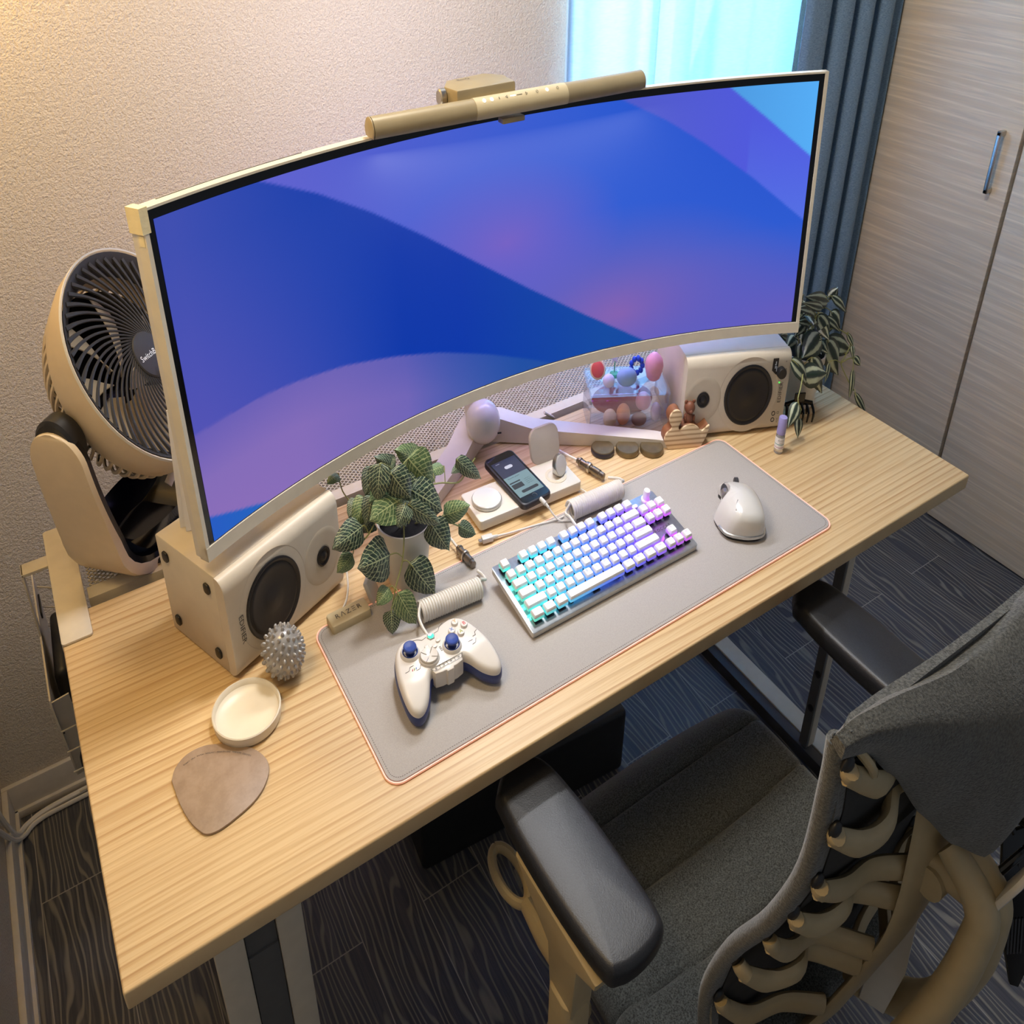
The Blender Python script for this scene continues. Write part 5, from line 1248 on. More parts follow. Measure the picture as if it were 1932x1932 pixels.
m_, n_, l_, b_ = new('striped_plywood'); v_ = coords(n_, l_, (1, 1, 1)); w_ = n_.new('ShaderNodeTexWave'); w_.wave_type = 'BANDS'; w_.bands_direction = 'Z'; w_.inputs['Scale'].default_value = 26; w_.inputs['Distortion'].default_value = 0.6; l_.new(v_, w_.inputs['Vector'])
l_.new(ramp(n_, l_, w_.outputs['Fac'], [(0.1, lin((170, 140, 104))), (0.2, lin((206, 180, 142))), (0.9, lin((226, 204, 168)))]), b_.inputs['Base Color']); b_.inputs['Roughness'].default_value = 0.6
sw.children[0].data.materials[0] = m_
bm = bmn(); prism(bm, [(a * 0.98 + 0.0005, b * 0.985) for a, b in swp], -0.022, -0.0005, 0.001, sx); obj('body', bm, 'walnut', sw)
be = thing('bear_figurine', 'tiny brown wooden bear sitting on the swan ornament', 'figurine', 1.205, 0.385, 0.04)
bx_ = sx @ Matrix.Translation((0.048, 0.034, -0.012))
bm = bmn(); sphere(bm, (0, 0.012, 0), 0.0105, 16, 12, (1, 1.05, 0.9), bx_); sphere(bm, (0, 0.031, 0.001), 0.0112, 20, 12, (1.0, 0.92, 0.95), bx_)
for s_ in (-1, 1):
    sphere(bm, (0.0085 * s_, 0.0405, 0), 0.0036, 12, 8, (1, 1, 0.6), bx_); sphere(bm, (0.0045 * s_, 0.003, 0.009), 0.0042, 12, 8, (1, 0.9, 1.5), bx_); sphere(bm, (0.0095 * s_, 0.014, 0.005), 0.0036, 12, 8, (0.8, 1.7, 1), bx_)
sphere(bm, (0, 0.028, 0.0105), 0.0042, 12, 8, (1, 0.8, 0.8), bx_)
obj('bear_body', bm, 'brown', be, 80)
# clear acrylic box with soft toys' lids and balls
ab = thing('clear_display_box', 'clear acrylic display box behind the round bases beside the right speaker', 'display box', 1.12, 0.5, 0.0)
AT = TR(1.043, 0.503, 0, rz=-0.49)
bw, bd_, bh = 0.168, 0.095, 0.068
bm = bmn(); box(bm, 0, bw, 0, 0.0022, 0.0005, bh, 0.0004, 1, AT); box(bm, 0, bw, bd_ - 0.0022, bd_, 0.0005, bh, 0.0004, 1, AT); box(bm, 0, 0.0022, 0.0024, bd_ - 0.0024, 0.0005, bh, 0.0004, 1, AT); box(bm, bw - 0.0022, bw, 0.0024, bd_ - 0.0024, 0.0005, bh, 0.0004, 1, AT); obj('wall', bm, 'acryl', ab)
bm = bmn(); prism(bm, rrect(-0.003, bw + 0.003, -0.003, bd_ + 0.003, 0.004), bh, bh + 0.0055, 0.001, AT); obj('lid', bm, 'acryl', ab)
def toy(name, label, cat, f, group=None):
    bm = bmn(); m_ = f(bm); tag(obj(name, bm, m_, None, 80), label, cat, group)
toy('felt_cushion', 'brick red felt lining rolled inside the clear box', 'cushion', lambda bm: (sphere(bm, (bw * 0.48, bd_ * 0.62, 0.033), 0.026, 28, 16, (2.6, 0.75, 1.15), AT), 'redf')[1])
toy('toy_ball', 'pale orange egg shaped toy in the middle of the clear box', 'toy', lambda bm: (sphere(bm, (0.078, 0.028, 0.021), 0.016, 24, 16, (0.95, 0.8, 1.2), AT), 'orange')[1])
toy('toy_ball', 'cream egg shaped toy left in the clear box', 'toy', lambda bm: (sphere(bm, (0.048, 0.024, 0.017), 0.015, 24, 16, (1.0, 0.8, 1.05), AT), 'creamv')[1])
toy('toy_ball', 'pink ball in the upper right of the clear box', 'toy', lambda bm: (sphere(bm, (0.122, 0.035, 0.040), 0.017, 24, 16, (1, 0.8, 0.95), AT), 'pink')[1])
toy('toy_ball', 'dark brown ball lying low in the clear box', 'toy', lambda bm: (sphere(bm, (0.112, 0.022, 0.014), 0.013, 24, 16, (1.3, 0.8, 0.95), AT), 'brown')[1])
toy('toy_ball', 'white ball at the right end of the clear box', 'toy', lambda bm: (sphere(bm, (0.150, 0.030, 0.022), 0.014, 24, 16, (0.8, 0.8, 1.2), AT), 'starv')[1])
lz = bh + 0.0055
def macaron(bm):
    T = AT @ TR(0.018, 0.050, lz + 0.030) @ Matrix.Rotation(1.1, 4, 'X') @ Matrix.Rotation(-0.3, 4, 'Y')
    lathe(bm, [(0, -0.007), (0.013, -0.0065), (0.017, -0.003), (0.0178, 0.001), (0.0160, 0.0045)], 32, T, cap0=False, cap1=False)
    return 'creamv'
mc = thing('macaron_cushion', 'coral and cream round toy cushion propped on the left of the clear box lid', 'toy', 1.06, 0.53, lz)
Tm = AT @ TR(0.022, 0.055, lz + 0.0165) @ Matrix.Rotation(-0.25, 4, 'Z') @ Matrix.Rotation(1.15, 4, 'X')
bm = bmn(); lathe(bm, [(0, -0.007), (0.012, -0.007), (0.0158, -0.004), (0.0170, 0.0), (0.0155, 0.0042), (0.0135, 0.005)], 36, Tm, cap0=False); obj('cream_side', bm, 'creamv', mc)
bm = bmn(); lathe(bm, [(0.0138, 0.0046), (0.0132, 0.0064), (0.008, 0.0088), (0, 0.0094)], 36, Tm, cap0=False, cap1=False); obj('coral_face', bm, 'red', mc)
stp = []
for k in range(10):
    r = 0.0115 if k % 2 == 0 else 0.0052; a = PI / 2 + k * PI / 5 + 0.15; stp.append((r * math.cos(a), r * math.sin(a)))
sr = thing('star_ornament', 'small white star on a mint green glass stand on the clear box lid', 'ornament', 1.085, 0.52, lz)
bm = bmn(); prism(bm, stp, -0.0025, 0.0025, 0.001, AT @ TR(0.058, 0.060, lz + 0.034) @ Matrix.Rotation(PI / 2, 4, 'X')); obj('star', bm, 'starv', sr)
bm = bmn(); lathe(bm, [(0.0095, 0), (0.0100, 0.003), (0.0086, 0.006), (0.0014, 0.0075), (0.0012, 0.030)], 28, AT @ TR(0.060, 0.062, lz + 0.0003), cap0=True); obj('glass_stand', bm, 'greenv', sr)
toy('vinyl_ball', 'white round toy on the clear box lid, left of the light blue one', 'toy', lambda bm: (sphere(bm, (0.040, 0.022, lz + 0.0118), 0.0115, 24, 16, (1.1, 1.0, 1.0), AT), 'starv')[1])
toy('vinyl_ball', 'light blue round toy in the middle of the clear box lid', 'toy', lambda bm: (sphere(bm, (0.079, 0.024, lz + 0.0165), 0.016, 24, 16, (1.35, 1.0, 1.0), AT), 'bluev')[1])
toy('vinyl_toy', 'tall pink and cream fluted toy on the right end of the clear box lid', 'toy', lambda bm: (lathe(bm, [(0.009, 0.0), (0.014, 0.004), (0.018, 0.016), (0.020, 0.026), (0.018, 0.035), (0.013, 0.041), (0.010, 0.043), (0.006, 0.046), (0, 0.0465)], 12, AT @ TR(0.142, 0.045, lz + 0.0004)), 'pink')[1])
def beads(bm):
    for k in range(9):
        a = 2 * PI * k / 9; sphere(bm, (0.108 + 0.0125 * math.cos(a), 0.060, lz + 0.0185 + 0.0130 * math.sin(a)), 0.0052, 12, 8, (1, 1, 1), AT)
    return 'blueb'
toy('bead_ring', 'royal blue ring of beads standing on the clear box lid', 'ornament', beads)
# glue bottle and claw clip
gb = thing('nail_oil_bottle', 'small clear bottle with a lilac cap standing right of the mat', 'bottle', 1.345, 0.251, 0.0)
T = TR(1.3475, 0.2515, 0)
bm = bmn(); lathe(bm, [(0.0082, 0.0005), (0.0092, 0.002), (0.0092, 0.030), (0.0085, 0.033), (0.0060, 0.036)], 32, T); obj('bottle', bm, 'bottle', gb)
bm = bmn(); lathe(bm, [(0.0088, 0.0340), (0.0090, 0.0350), (0.0083, 0.0610), (0.0076, 0.0622), (0, 0.0622)], 32, T, cap1=False); obj('cap', bm, 'lilac', gb)
bm = bmn(); lathe(bm, [(0.0093, 0.009), (0.0094, 0.010), (0.0094, 0.028), (0.0093, 0.029)], 32, T, cap0=False, cap1=False); lab = obj('label_band', bm, 'paper', gb)
MT['teal'] = mat('teal_print', (60, 140, 140), 0.5); MT['mag'] = mat('magenta_print', (170, 80, 130), 0.5)
def around(bm, s, z, size, r=0.0096):
    n = len(s); st_a = -2.3 - (n - 1) * size * 0.42 / r
    for i, ch in enumerate(s):
        a = -2.15 + (i - (n - 1) / 2) * size * 0.8 / r
        text_bm(bm, ch, T @ frame((r * math.cos(a), r * math.sin(a), z), (-math.sin(a), math.cos(a), 0), (0, 0, 1)), size)
bm = bmn(); around(bm, '\u30bf\u30f3\u30c8\u30ea\u30fc', 0.0245, 0.0034); around(bm, 'NAIL', 0.0205, 0.0020); obj('print', bm, 'inkb', lab)
bm = bmn(); lathe(bm, [(0.00955, 0.0172), (0.00955, 0.0182)], 32, T, cap0=False, cap1=False); obj('teal_line', bm, 'teal', lab)
bm = bmn(); lathe(bm, [(0.00955, 0.0118), (0.00955, 0.0126)], 32, T, cap0=False, cap1=False); obj('magenta_line', bm, 'mag', lab)
hcp = thing('hair_claw_clip', 'black hair claw clip lying in front of the right plant pot', 'hair clip', 1.462, 0.305, 0.0)
for sgn in (-1, 1):
    bm = bmn(); T = TR(1.463, 0.303 , 0.001, rz=-0.45)
    tube(bm, [T @ Vector((-0.030, 0, 0.030)), T @ Vector((0, 0.002, 0.034)), T @ Vector((0.030, 0, 0.030))], 0.0042, 8, 4)
    for k in range(6):
        x = -0.029 + k * 0.0116; tube(bm, [T @ Vector((x, 0, 0.030)), T @ Vector((x, 0.016 * sgn, 0.020)), T @ Vector((x, 0.014 * sgn, 0.0025))], [0.0030, 0.0028, 0.0018], 6, 3)
    obj('jaw', bm, 'blackg', hcp)
bm = bmn(); T = TR(1.463, 0.303, 0.001, rz=-0.45); prism(bm, rrect(-0.012, 0.012, -0.002, 0.002, 0.0018), 0.030, 0.050, 0.001, T); obj('grip_tab', bm, 'blackg', hcp)
LEAF_A= [(0.59,0.4,0.143,0.548,0.388,0.174,0.022),(0.549,0.36,0.178,0.577,0.348,0.143,0.036),(0.492,0.34,0.199,0.479,0.328,0.166,0.024),(0.502,0.325,0.19,0.524,0.313,0.159,0.027),(0.492,0.37,0.18,0.472,0.358,0.158,0.019),(0.54,0.39,0.152,0.507,0.378,0.18,0.017),(0.538,0.33,0.152,0.578,0.318,0.12,0.032),(0.522,0.31,0.147,0.563,0.298,0.116,0.017),(0.519,0.325,0.149,0.467,0.313,0.148,0.032),(0.518,0.31,0.151,0.499,0.298,0.137,0.02),(0.472,0.36,0.149,0.447,0.348,0.128,0.02),(0.478,0.345,0.157,0.459,0.333,0.134,0.018),(0.453,0.335,0.127,0.406,0.323,0.124,0.024),(0.482,0.3,0.095,0.428,0.288,0.104,0.043),(0.515,0.295,0.07,0.549,0.283,0.02,0.036),(0.472,0.29,0.056,0.446,0.278,0.05,0.019),(0.486,0.285,0.044,0.506,0.273,-0.003,0.028),(0.469,0.283,0.027,0.464,0.271,0.002,0.022),(0.561,0.31,0.106,0.582,0.298,0.071,0.027),(0.595,0.33,0.095,0.637,0.318,0.102,0.023),(0.624,0.33,0.069,0.649,0.318,0.055,0.018),(0.467,0.39,0.131,0.448,0.378,0.121,0.015),(0.432,0.335,0.094,0.402,0.323,0.087,0.019),(0.671,0.42,0.109,0.707,0.408,0.078,0.016),(0.645,0.42,0.107,0.606,0.408,0.114,0.012),(0.69,0.43,0.09,0.66,0.418,0.093,0.013),(0.466,0.47,0.125,0.444,0.458,0.127,0.012),(0.616,0.41,0.114,0.603,0.398,0.102,0.01),(0.532,0.37,0.143,0.502,0.358,0.172,0.021),(0.561,0.36,0.139,0.542,0.348,0.134,0.017),(0.475,0.35,0.12,0.458,0.338,0.12,0.017),(0.508,0.34,0.128,0.48,0.328,0.131,0.017)]
LEAF_B= [(1.588,0.36,0.163,1.493,0.348,0.195,0.019),(1.601,0.37,0.16,1.606,0.358,0.182,0.017),(1.557,0.35,0.161,1.47,0.338,0.193,0.012),(1.579,0.35,0.178,1.621,0.338,0.146,0.014),(1.531,0.35,0.159,1.454,0.338,0.187,0.018),(1.575,0.34,0.154,1.598,0.328,0.124,0.025),(1.517,0.33,0.164,1.547,0.318,0.127,0.022),(1.55,0.335,0.153,1.589,0.323,0.124,0.012),(1.532,0.36,0.135,1.472,0.348,0.156,0.014),(1.522,0.32,0.137,1.461,0.308,0.116,0.032),(1.559,0.33,0.11,1.637,0.318,0.079,0.027),(1.551,0.32,0.116,1.59,0.308,0.053,0.035),(1.489,0.34,0.119,1.474,0.328,0.094,0.018),(1.52,0.38,0.11,1.481,0.368,0.104,0.019),(1.48,0.3,0.111,1.513,0.288,0.048,0.03),(1.442,0.29,0.092,1.506,0.278,0.086,0.03),(1.406,0.3,0.126,1.456,0.288,0.076,0.022),(1.405,0.265,0.067,1.371,0.253,0.039,0.018),(1.411,0.26,0.041,1.402,0.248,0.013,0.013),(1.627,0.31,0.095,1.621,0.298,0.077,0.008),(1.617,0.29,0.061,1.606,0.278,0.013,0.009),(1.611,0.27,0.026,1.652,0.258,-0.021,0.01),(1.617,0.32,0.114,1.629,0.308,0.092,0.008),(1.523,0.38,0.181,1.492,0.368,0.178,0.012),(1.541,0.3,0.089,1.52,0.288,0.062,0.008),(1.627,0.3,0.077,1.638,0.288,0.063,0.011),(1.522,0.4,0.099,1.48,0.388,0.117,0.013),(1.612,0.35,0.055,1.609,0.338,0.085,0.013),(1.534,0.37,0.146,1.494,0.358,0.152,0.014)]

# ------------------------------------------------------------------ office chair
CX = 0.865
ch = thing('office_chair', 'ergonomic office chair with grey fabric, beige ribbed back and black armrests', 'office chair', CX, -0.08, F0)
# seat cushion
SX0, SX1, SY0, SY1 = 0.595, 1.160, -0.335, 0.150
def seatz(u, v):     # u across, v from back (0) to front (1)
    z = -0.305
    z += 0.014 * (abs(2 * u - 1) ** 2.5)
    z -= 0.055 * max(0, (v - 0.84) / 0.16) ** 2.0
    for g in (0.30, 0.56, 0.80): z -= 0.0065 * math.exp(-((v - g - 0.02 * (2 * u - 1) ** 2) / 0.007) ** 2)
    z += 0.006 * math.sin(v * 9) * (1 - abs(2 * u - 1))
    return z
bm = bmn(); NU, NV = 40, 110
def sp_(u, v, top=True):
    x = SX0 + (SX1 - SX0) * u; y = SY0 + (SY1 - SY0) * v
    cx_, cy_ = 2 * u - 1, 2 * v - 1
    x = CX + 0.012 + cx_ * (SX1 - SX0) / 2 * (1 - 0.10 * max(0, abs(cy_) - 0.4) ** 1.6); y = y - 0.030 * abs(cx_) ** 3 * (1 if v > 0.5 else -0.6) * abs(cy_)
    e = max(abs(cx_), abs(cy_)); k = max(0, (e - 0.90) / 0.10)
    return Vector((x, y, seatz(u, v) - 0.028 * k * k))
V = [[bm.verts.new(sp_(i / NU, j / NV)) for j in range(NV + 1)] for i in range(NU + 1)]
for i in range(NU):
    for j in range(NV): bm.faces.new((V[i][j], V[i + 1][j], V[i + 1][j + 1], V[i][j + 1]))
border = [V[i][0] for i in range(NU + 1)] + [V[NU][j] for j in range(1, NV + 1)] + [V[i][NV] for i in range(NU - 1, -1, -1)] + [V[0][j] for j in range(NV - 1, 0, -1)]
low = [bm.verts.new(v.co + Vector(((CX - v.co.x) * 0.04, (-0.09 - v.co.y) * 0.04, -0.035))) for v in border]
n = len(border)
for i in range(n): bm.faces.new((border[i], border[(i + 1) % n], low[(i + 1) % n], low[i]))
bm.faces.new(low); obj('seat', bm, 'seat', ch, 60)
bm = bmn(); box(bm, 0.64, 1.11, -0.30, 0.11, -0.385, -0.335, 0.02, 3); obj('seat_pan', bm, 'beige', ch)
# gas column and star base
bm = bmn(); lathe(bm, [(0.030, -0.66), (0.030, -0.48), (0.022, -0.48), (0.022, -0.38)], 24, TR(CX, -0.10, 0)); obj('column', bm, 'black', ch)
bs_ = thing('star_base', None, None, CX, -0.10, F0); bs_.location = (0, 0, 0); bs_.parent = ch; bs_.location = W(CX, -0.10, F0) - ch.location
for k in range(5):
    a = math.radians(100 + 72 * k); d = Vector((math.cos(a), math.sin(a), 0)); c = Vector((CX, -0.10, 0))
    bm = bmn(); tube(bm, [c + Vector((0, 0, -0.635)), c + d * 0.14 + Vector((0, 0, -0.645)), c + d * 0.29 + Vector((0, 0, -0.668))], [0.030, 0.024, 0.016], 12, 4, 0.7); obj('leg', bm, 'beige', bs_)
    t = Vector((-d.y, d.x, 0))
    bm = bmn()
    for s_ in (-1, 1): lathe(bm, [(0.018, -0.009), (0.0215, -0.007), (0.0215, 0.007), (0.018, 0.009)], 20, frame(c + d * 0.30 + t * 0.013 * s_ + Vector((0, 0, F0 + 0.0222)), d, Vector((0, 0, 1))))
    obj('caster', bm, 'black', bs_)
# armrests
def arm(xc, z, tilt):
    T = TR(xc, -0.110 if xc < 0.9 else -0.102, z, rz=tilt)
    sg = -1 if xc < CX else 1
    out = [(-0.047, 0.118), (-0.020, 0.141), (0.022, 0.144), (0.046, 0.122), (0.056, 0.05), (0.057, -0.06), (0.054, -0.122), (0.036, -0.140), (0.0, -0.146), (-0.030, -0.142), (-0.046, -0.126), (-0.053, -0.05), (-0.053, 0.05)]
    q = [(p.x, p.y) for p in catmull([Vector((a, b, 0)) for a, b in out + [out[0]]], 5)[:-1]]
    bm = bmn(); prism(bm, q, -0.032, -0.0015, 0.011, T, 5, 0.0025); o = obj('armrest_pad', bm, 'blackleather', ch, 60)
    # bracket below, outer side
    bm = bmn(); xo = 0.035 * sg
    P = [(0.06, -0.034), (-0.122, -0.034), (-0.120, -0.045), (-0.085, -0.062), (-0.080, -0.150), (-0.030, -0.150), (-0.022, -0.085)]
    prism(bm, P, -0.018, 0.018, 0.004, T @ TR(xo, 0, 0) @ frame((0, 0, 0), (0, 1, 0), (0, 0, 1))); br = obj('arm_bracket', bm, 'beige', ch)
    bm = bmn(); prism(bm, rrect(-0.024, 0.024, -0.026, 0.026, 0.016), -0.40, -0.135, 0.003, T @ TR(xo, -0.055, 0)); obj('arm_post', bm, 'beige', br)
    bm = bmn(); x = 0.036 * sg
    tube(bm, [T @ Vector((x, -0.055, -0.25)), T @ Vector((x * 0.6, -0.02, -0.30)), T @ Vector((-0.02 * sg, 0.01, -0.335)), T @ Vector((-0.06 * sg, 0.02, -0.35))], [0.024, 0.024, 0.022, 0.02], 12, 4); obj('arm_link', bm, 'beige', ch)
    if sg > 0: return
    # finger loop lever
    bm = bmn(); P = []
    for k in range(17):
        a = 2 * PI * k / 16; P.append(T @ Vector((0.020 * sg - 0.020 * sg * math.sin(a), 0.118 + 0.042 * math.cos(a), -0.155 + 0.004 * math.cos(a))))
    tube(bm, P, 0.0075, 10, 2); tube(bm, [P[8], P[8] + Vector((-0.002 * sg, -0.05, -0.006)), P[8] + Vector((-0.006 * sg, -0.115, -0.012))], [0.010, 0.014, 0.012], 10, 4); obj('arm_lever', bm, 'beige', ch)
arm(0.548, -0.050, 0.02); arm(1.188, -0.058, -0.03)
# backrest shell: upholstery in front, black suspension behind
edge = [(-0.330, -0.262), (-0.262, -0.272), (-0.199, -0.2808), (-0.148, -0.2761), (-0.0817, -0.2871), (-0.0233, -0.3111), (0.0502, -0.3439), (0.1212, -0.3639), (0.2069, -0.369), (0.2525, -0.3633), (0.2900, -0.3640)]
def ez(v):
    z = edge[0][0] + (edge[-1][0] - edge[0][0]) * v
    for (a, ya_), (b, yb_) in zip(edge, edge[1:]):
        if a <= z <= b: return z, ya_ + (yb_ - ya_) * (z - a) / (b - a)
    return edge[-1]
HWD = 0.213
def backf(u, v, off=0.0):
    z, y = ez(v); c = 2 * u - 1
    w = HWD * (0.86 + 0.14 * min(1, v / 0.25)) * (1 - 0.02 * v)
    return Vector((CX + c * w, y - (0.012 * (1 - abs(c) ** 2.2) if off > 0 else 0.0) + off, z))
bm = bmn()
Vf = [[bm.verts.new(backf(i / 30, j / 50, 0.004 - 0.012 * abs(2 * i / 30 - 1) ** 8)) for j in range(51)] for i in range(31)]
Vb = [[bm.verts.new(backf(i / 30, j / 50, -0.016)) for j in range(51)] for i in range(31)]
for i in range(30):
    for j in range(50):
        bm.faces.new((Vf[i][j], Vf[i][j + 1], Vf[i + 1][j + 1], Vf[i + 1][j])); bm.faces.new((Vb[i][j], Vb[i + 1][j], Vb[i + 1][j + 1], Vb[i][j + 1]))
for j in range(50):
    bm.faces.new((Vf[0][j], Vb[0][j], Vb[0][j + 1], Vf[0][j + 1])); bm.faces.new((Vf[30][j], Vf[30][j + 1], Vb[30][j + 1], Vb[30][j]))
for i in range(30):
    bm.faces.new((Vf[i][0], Vf[i + 1][0], Vb[i + 1][0], Vb[i][0])); bm.faces.new((Vf[i][50], Vb[i][50], Vb[i + 1][50], Vf[i + 1][50]))
obj('backrest', bm, 'back', ch, 60)
bm = bmn(); grid(bm, lambda u, v: backf(0.03 + 0.94 * u, 0.01 + 0.93 * v, -0.0175), 26, 40, 0.003); bk = obj('suspension', bm, 'backskin', ch, 60)
# piping roll along both edges
for s_ in (-1, 1):
    bm = bmn(); tube(bm, [backf((1 + s_) / 2, v, -0.006) for v in (0, 0.15, 0.3, 0.45, 0.6, 0.75, 0.9, 0.975)], 0.0105, 12, 5); obj('edge_roll', bm, 'back', ch, 60)
# fabric cap over the top, hanging down behind to a point
ridge = [(0.0, 0.288, -0.373), (0.05, 0.293, -0.374), (0.15, 0.294, -0.380), (0.35, 0.289, -0.392), (0.5, 0.290, -0.396), (0.7, 0.297, -0.390), (0.88, 0.299, -0.380), (0.96, 0.297, -0.375), (1.0, 0.291, -0.373)]
lowr = [(0.0, 0.272, -0.372), (0.08, 0.262, -0.374), (0.2, 0.215, -0.380), (0.33, 0.150, -0.396), (0.42, 0.112, -0.418), (0.5, 0.096, -0.440), (0.58, 0.104, -0.440), (0.67, 0.150, -0.418), (0.8, 0.215, -0.396), (0.92, 0.262, -0.378), (1.0, 0.272, -0.374)]
def li(P, u):
    for a, b in zip(P, P[1:]):
        if u <= b[0] + 1e-9:
            t = (u - a[0]) / (b[0] - a[0]); t = t * t * (3 - 2 * t) * 0.3 + t * 0.7; return a[1] + (b[1] - a[1]) * t, a[2] + (b[2] - a[2]) * t
    return P[-1][1], P[-1][2]
def capf(u, v):
    c = 2 * u - 1; x = CX + c * (HWD + 0.008)
    z1, y1 = li(ridge, u); z2, y2 = li(lowr, u)
    bulge = 0.034 * math.sin(PI * min(1, v * 1.0)) ** 0.8 * (1 - abs(c) ** 3) * (0.35 + 0.65 * min(1, (z1 - z2) / 0.19))
    return Vector((x, y1 + (y2 - y1) * v - bulge - 0.012 * min(1, v * 6), z1 + (z2 - z1) * v + 0.012 * math.sin(PI * v) * (1 - abs(c))))
bm = bmn(); rows = []
for i in range(49):
    u = i / 48; c = 2 * u - 1; r = []
    for j in range(17): r.append(bm.verts.new(capf(u, j / 16)))
    z2, y2 = li(lowr, u); yfc = -0.364 - 0.012 * (1 - abs(c) ** 2.2) + 0.0065 - 0.012 * abs(c) ** 6; dr = 1 - 0.92 * abs(c) ** 8
    x = CX + c * (HWD + 0.007); z1, y1 = li(ridge, u)
    r.append(bm.verts.new(Vector((x, y2 + 0.004, z2 + 0.006)))); r.append(bm.verts.new(Vector((x, y1 + 0.002 - 0.004, min(z1 - 0.01 * dr, z2 + 0.02)))))
    r.append(bm.verts.new(Vector((x, yfc, z1 - 0.075 * dr)))); r.append(bm.verts.new(Vector((x, yfc, z1 - 0.030 * dr)))); r.append(bm.verts.new(Vector((x, (yfc * 2 + y1) / 3, z1 - 0.006))))
    rows.append(r)
for a, b in zip(rows, rows[1:]): bridge(bm, a, b)
bm.faces.new(list(reversed(rows[0]))); bm.faces.new(rows[-1]); obj('top_cover', bm, 'back', ch, 70)
# ribs hooking from the spine to the edge of the back
ribs = [[(0.66, -0.3854, 0.2494), (0.72, -0.3888, 0.2095), (0.78, -0.3726, 0.1837)],
 [(0.66, -0.3863, 0.1836), (0.70, -0.3959, 0.1609), (0.74, -0.3971, 0.159), (0.78, -0.3776, 0.1634)],
 [(0.66, -0.386, 0.1191), (0.72, -0.3812, 0.0758), (0.78, -0.377, 0.0553)],
 [(0.66, -0.3693, 0.0603), (0.70, -0.3761, 0.0341), (0.74, -0.3784, 0.03), (0.78, -0.3639, 0.0113)],
 [(0.66, -0.3491, 0.0025), (0.72, -0.3405, -0.061), (0.78, -0.3378, -0.0831)],
 [(0.66, -0.3223, -0.0737), (0.70, -0.334, -0.1022), (0.74, -0.3462, -0.101), (0.78, -0.3298, -0.1186)],
 [(0.66, -0.3027, -0.1529), (0.72, -0.3052, -0.2171), (0.78, -0.3164, -0.2282)]]
spine = [(-0.385, 0.150), (-0.397, 0.083), (-0.402, 0.020), (-0.396, -0.050), (-0.378, -0.130), (-0.356, -0.215), (-0.330, -0.300), (-0.28, -0.37)]
def spy(z):
    for (y0, z0), (y1, z1) in zip(spine, spine[1:]):
        if z1 <= z <= z0: return y1 + (y0 - y1) * (z - z1) / (z0 - z1)
    return spine[0][0]
for R in ribs:
    for s_ in (1, -1):
        P = [Vector(p) for p in R]
        tip = P[0]; zt = tip.z
        ye = [y for a, y in [ez((zt + 0.33) / 0.62)]][0]
        hook = Vector((tip.x - 0.002, ye - 0.024, zt + 0.008))
        end = Vector((0.835, spy(P[-1].z - 0.012) + 0.004, P[-1].z - 0.012))
        P = P + [end]
        if s_ < 0: P = [Vector((2 * CX - p.x, p.y, p.z)) for p in P]; hook.x = 2 * CX - hook.x
        bm = bmn(); n = len(P); tube(bm, P, [0.0095] + [0.0135] * (n - 2) + [0.015], 12, 6, 0.62, up=(0, 1, 0.0)); rb = obj('rib', bm, 'beige', ch, 50)
        bm = bmn(); tube(bm, [P[0] + (P[1] - P[0]) * 0.12, (P[0] + hook) / 2, hook], [0.0095, 0.0090, 0.0085], 12, 3)
        obj('rib_hook', bm, 'beige', rb, 50)
        bm = bmn(); sphere(bm, hook + Vector((0, 0.004, 0.002)), 0.0085, 12, 8, (1, 0.6, 1)); obj('rib_pad', bm, 'black', rb)
bm = bmn(); rows = []
for k, p in enumerate(catmull([(CX, y, z) for y, z in spine], 5)):
    f = k / 35; w = 0.040 + 0.012 * math.sin(f * PI * 2.2); rows.append(ring(bm, [Vector((CX + w * math.cos(a), p.y - 0.012 * math.sin(a) * (1 if math.sin(a) > 0 else 0.4), p.z)) for a in [2 * PI * q / 20 for q in range(20)]]))
for a, b in zip(rows, rows[1:]): bridge(bm, a, b)
bm.faces.new(list(reversed(rows[0]))); bm.faces.new(rows[-1]); obj('spine', bm, 'beige', ch, 50)
# outer frame: two big tubes sweeping down from the shoulder joint
for s_ in (-1, 1):
    P = [(CX + 0.010 * s_, -0.420, 0.085), (CX + 0.012 * s_, -0.468, 0.058), (CX + 0.016 * s_, -0.476, 0.020), (CX + 0.035 * s_, -0.470, -0.060), (CX + 0.07 * s_, -0.440, -0.180), (CX + 0.11 * s_, -0.38, -0.290), (CX + 0.12 * s_, -0.24, -0.385), (CX + 0.08 * s_, -0.12, -0.42)]
    bm = bmn(); tube(bm, P, [0.016, 0.020, 0.022, 0.024, 0.025, 0.026, 0.026, 0.026], 16, 6, 0.8); obj('back_frame', bm, 'beige', ch, 50)
bm = bmn(); tube(bm, [(CX - 0.016, -0.385, 0.040), (CX - 0.006, -0.420, 0.050), (CX, -0.455, 0.055)], [0.017, 0.016, 0.018], 16, 4); tube(bm, [(CX - 0.026, -0.418, 0.040), (CX + 0.026, -0.418, 0.040)], 0.017, 16, 0); obj('shoulder_joint', bm, 'beige', ch, 50)
bm = bmn(); prism(bm, rrect(-0.020, 0.020, -0.045, 0.045, 0.018), 0, 0.008, 0.003, frame((CX + 0.012, -0.476, 0.075), (1, 0.1, 0), (0, -0.30, 1)) ); obj('tilt_paddle', bm, 'white', ch)
bm = bmn(); prism(bm, [(-0.016, 0.075), (0.020, 0.085), (0.026, 0.0), (0.016, -0.075), (-0.020, -0.070)], -0.005, 0.005, 0.003, frame((0.925, -0.372, -0.200), (0.5, -0.86, 0), (0, 0.10, 1))); obj('spine_cover', bm, 'white', ch)
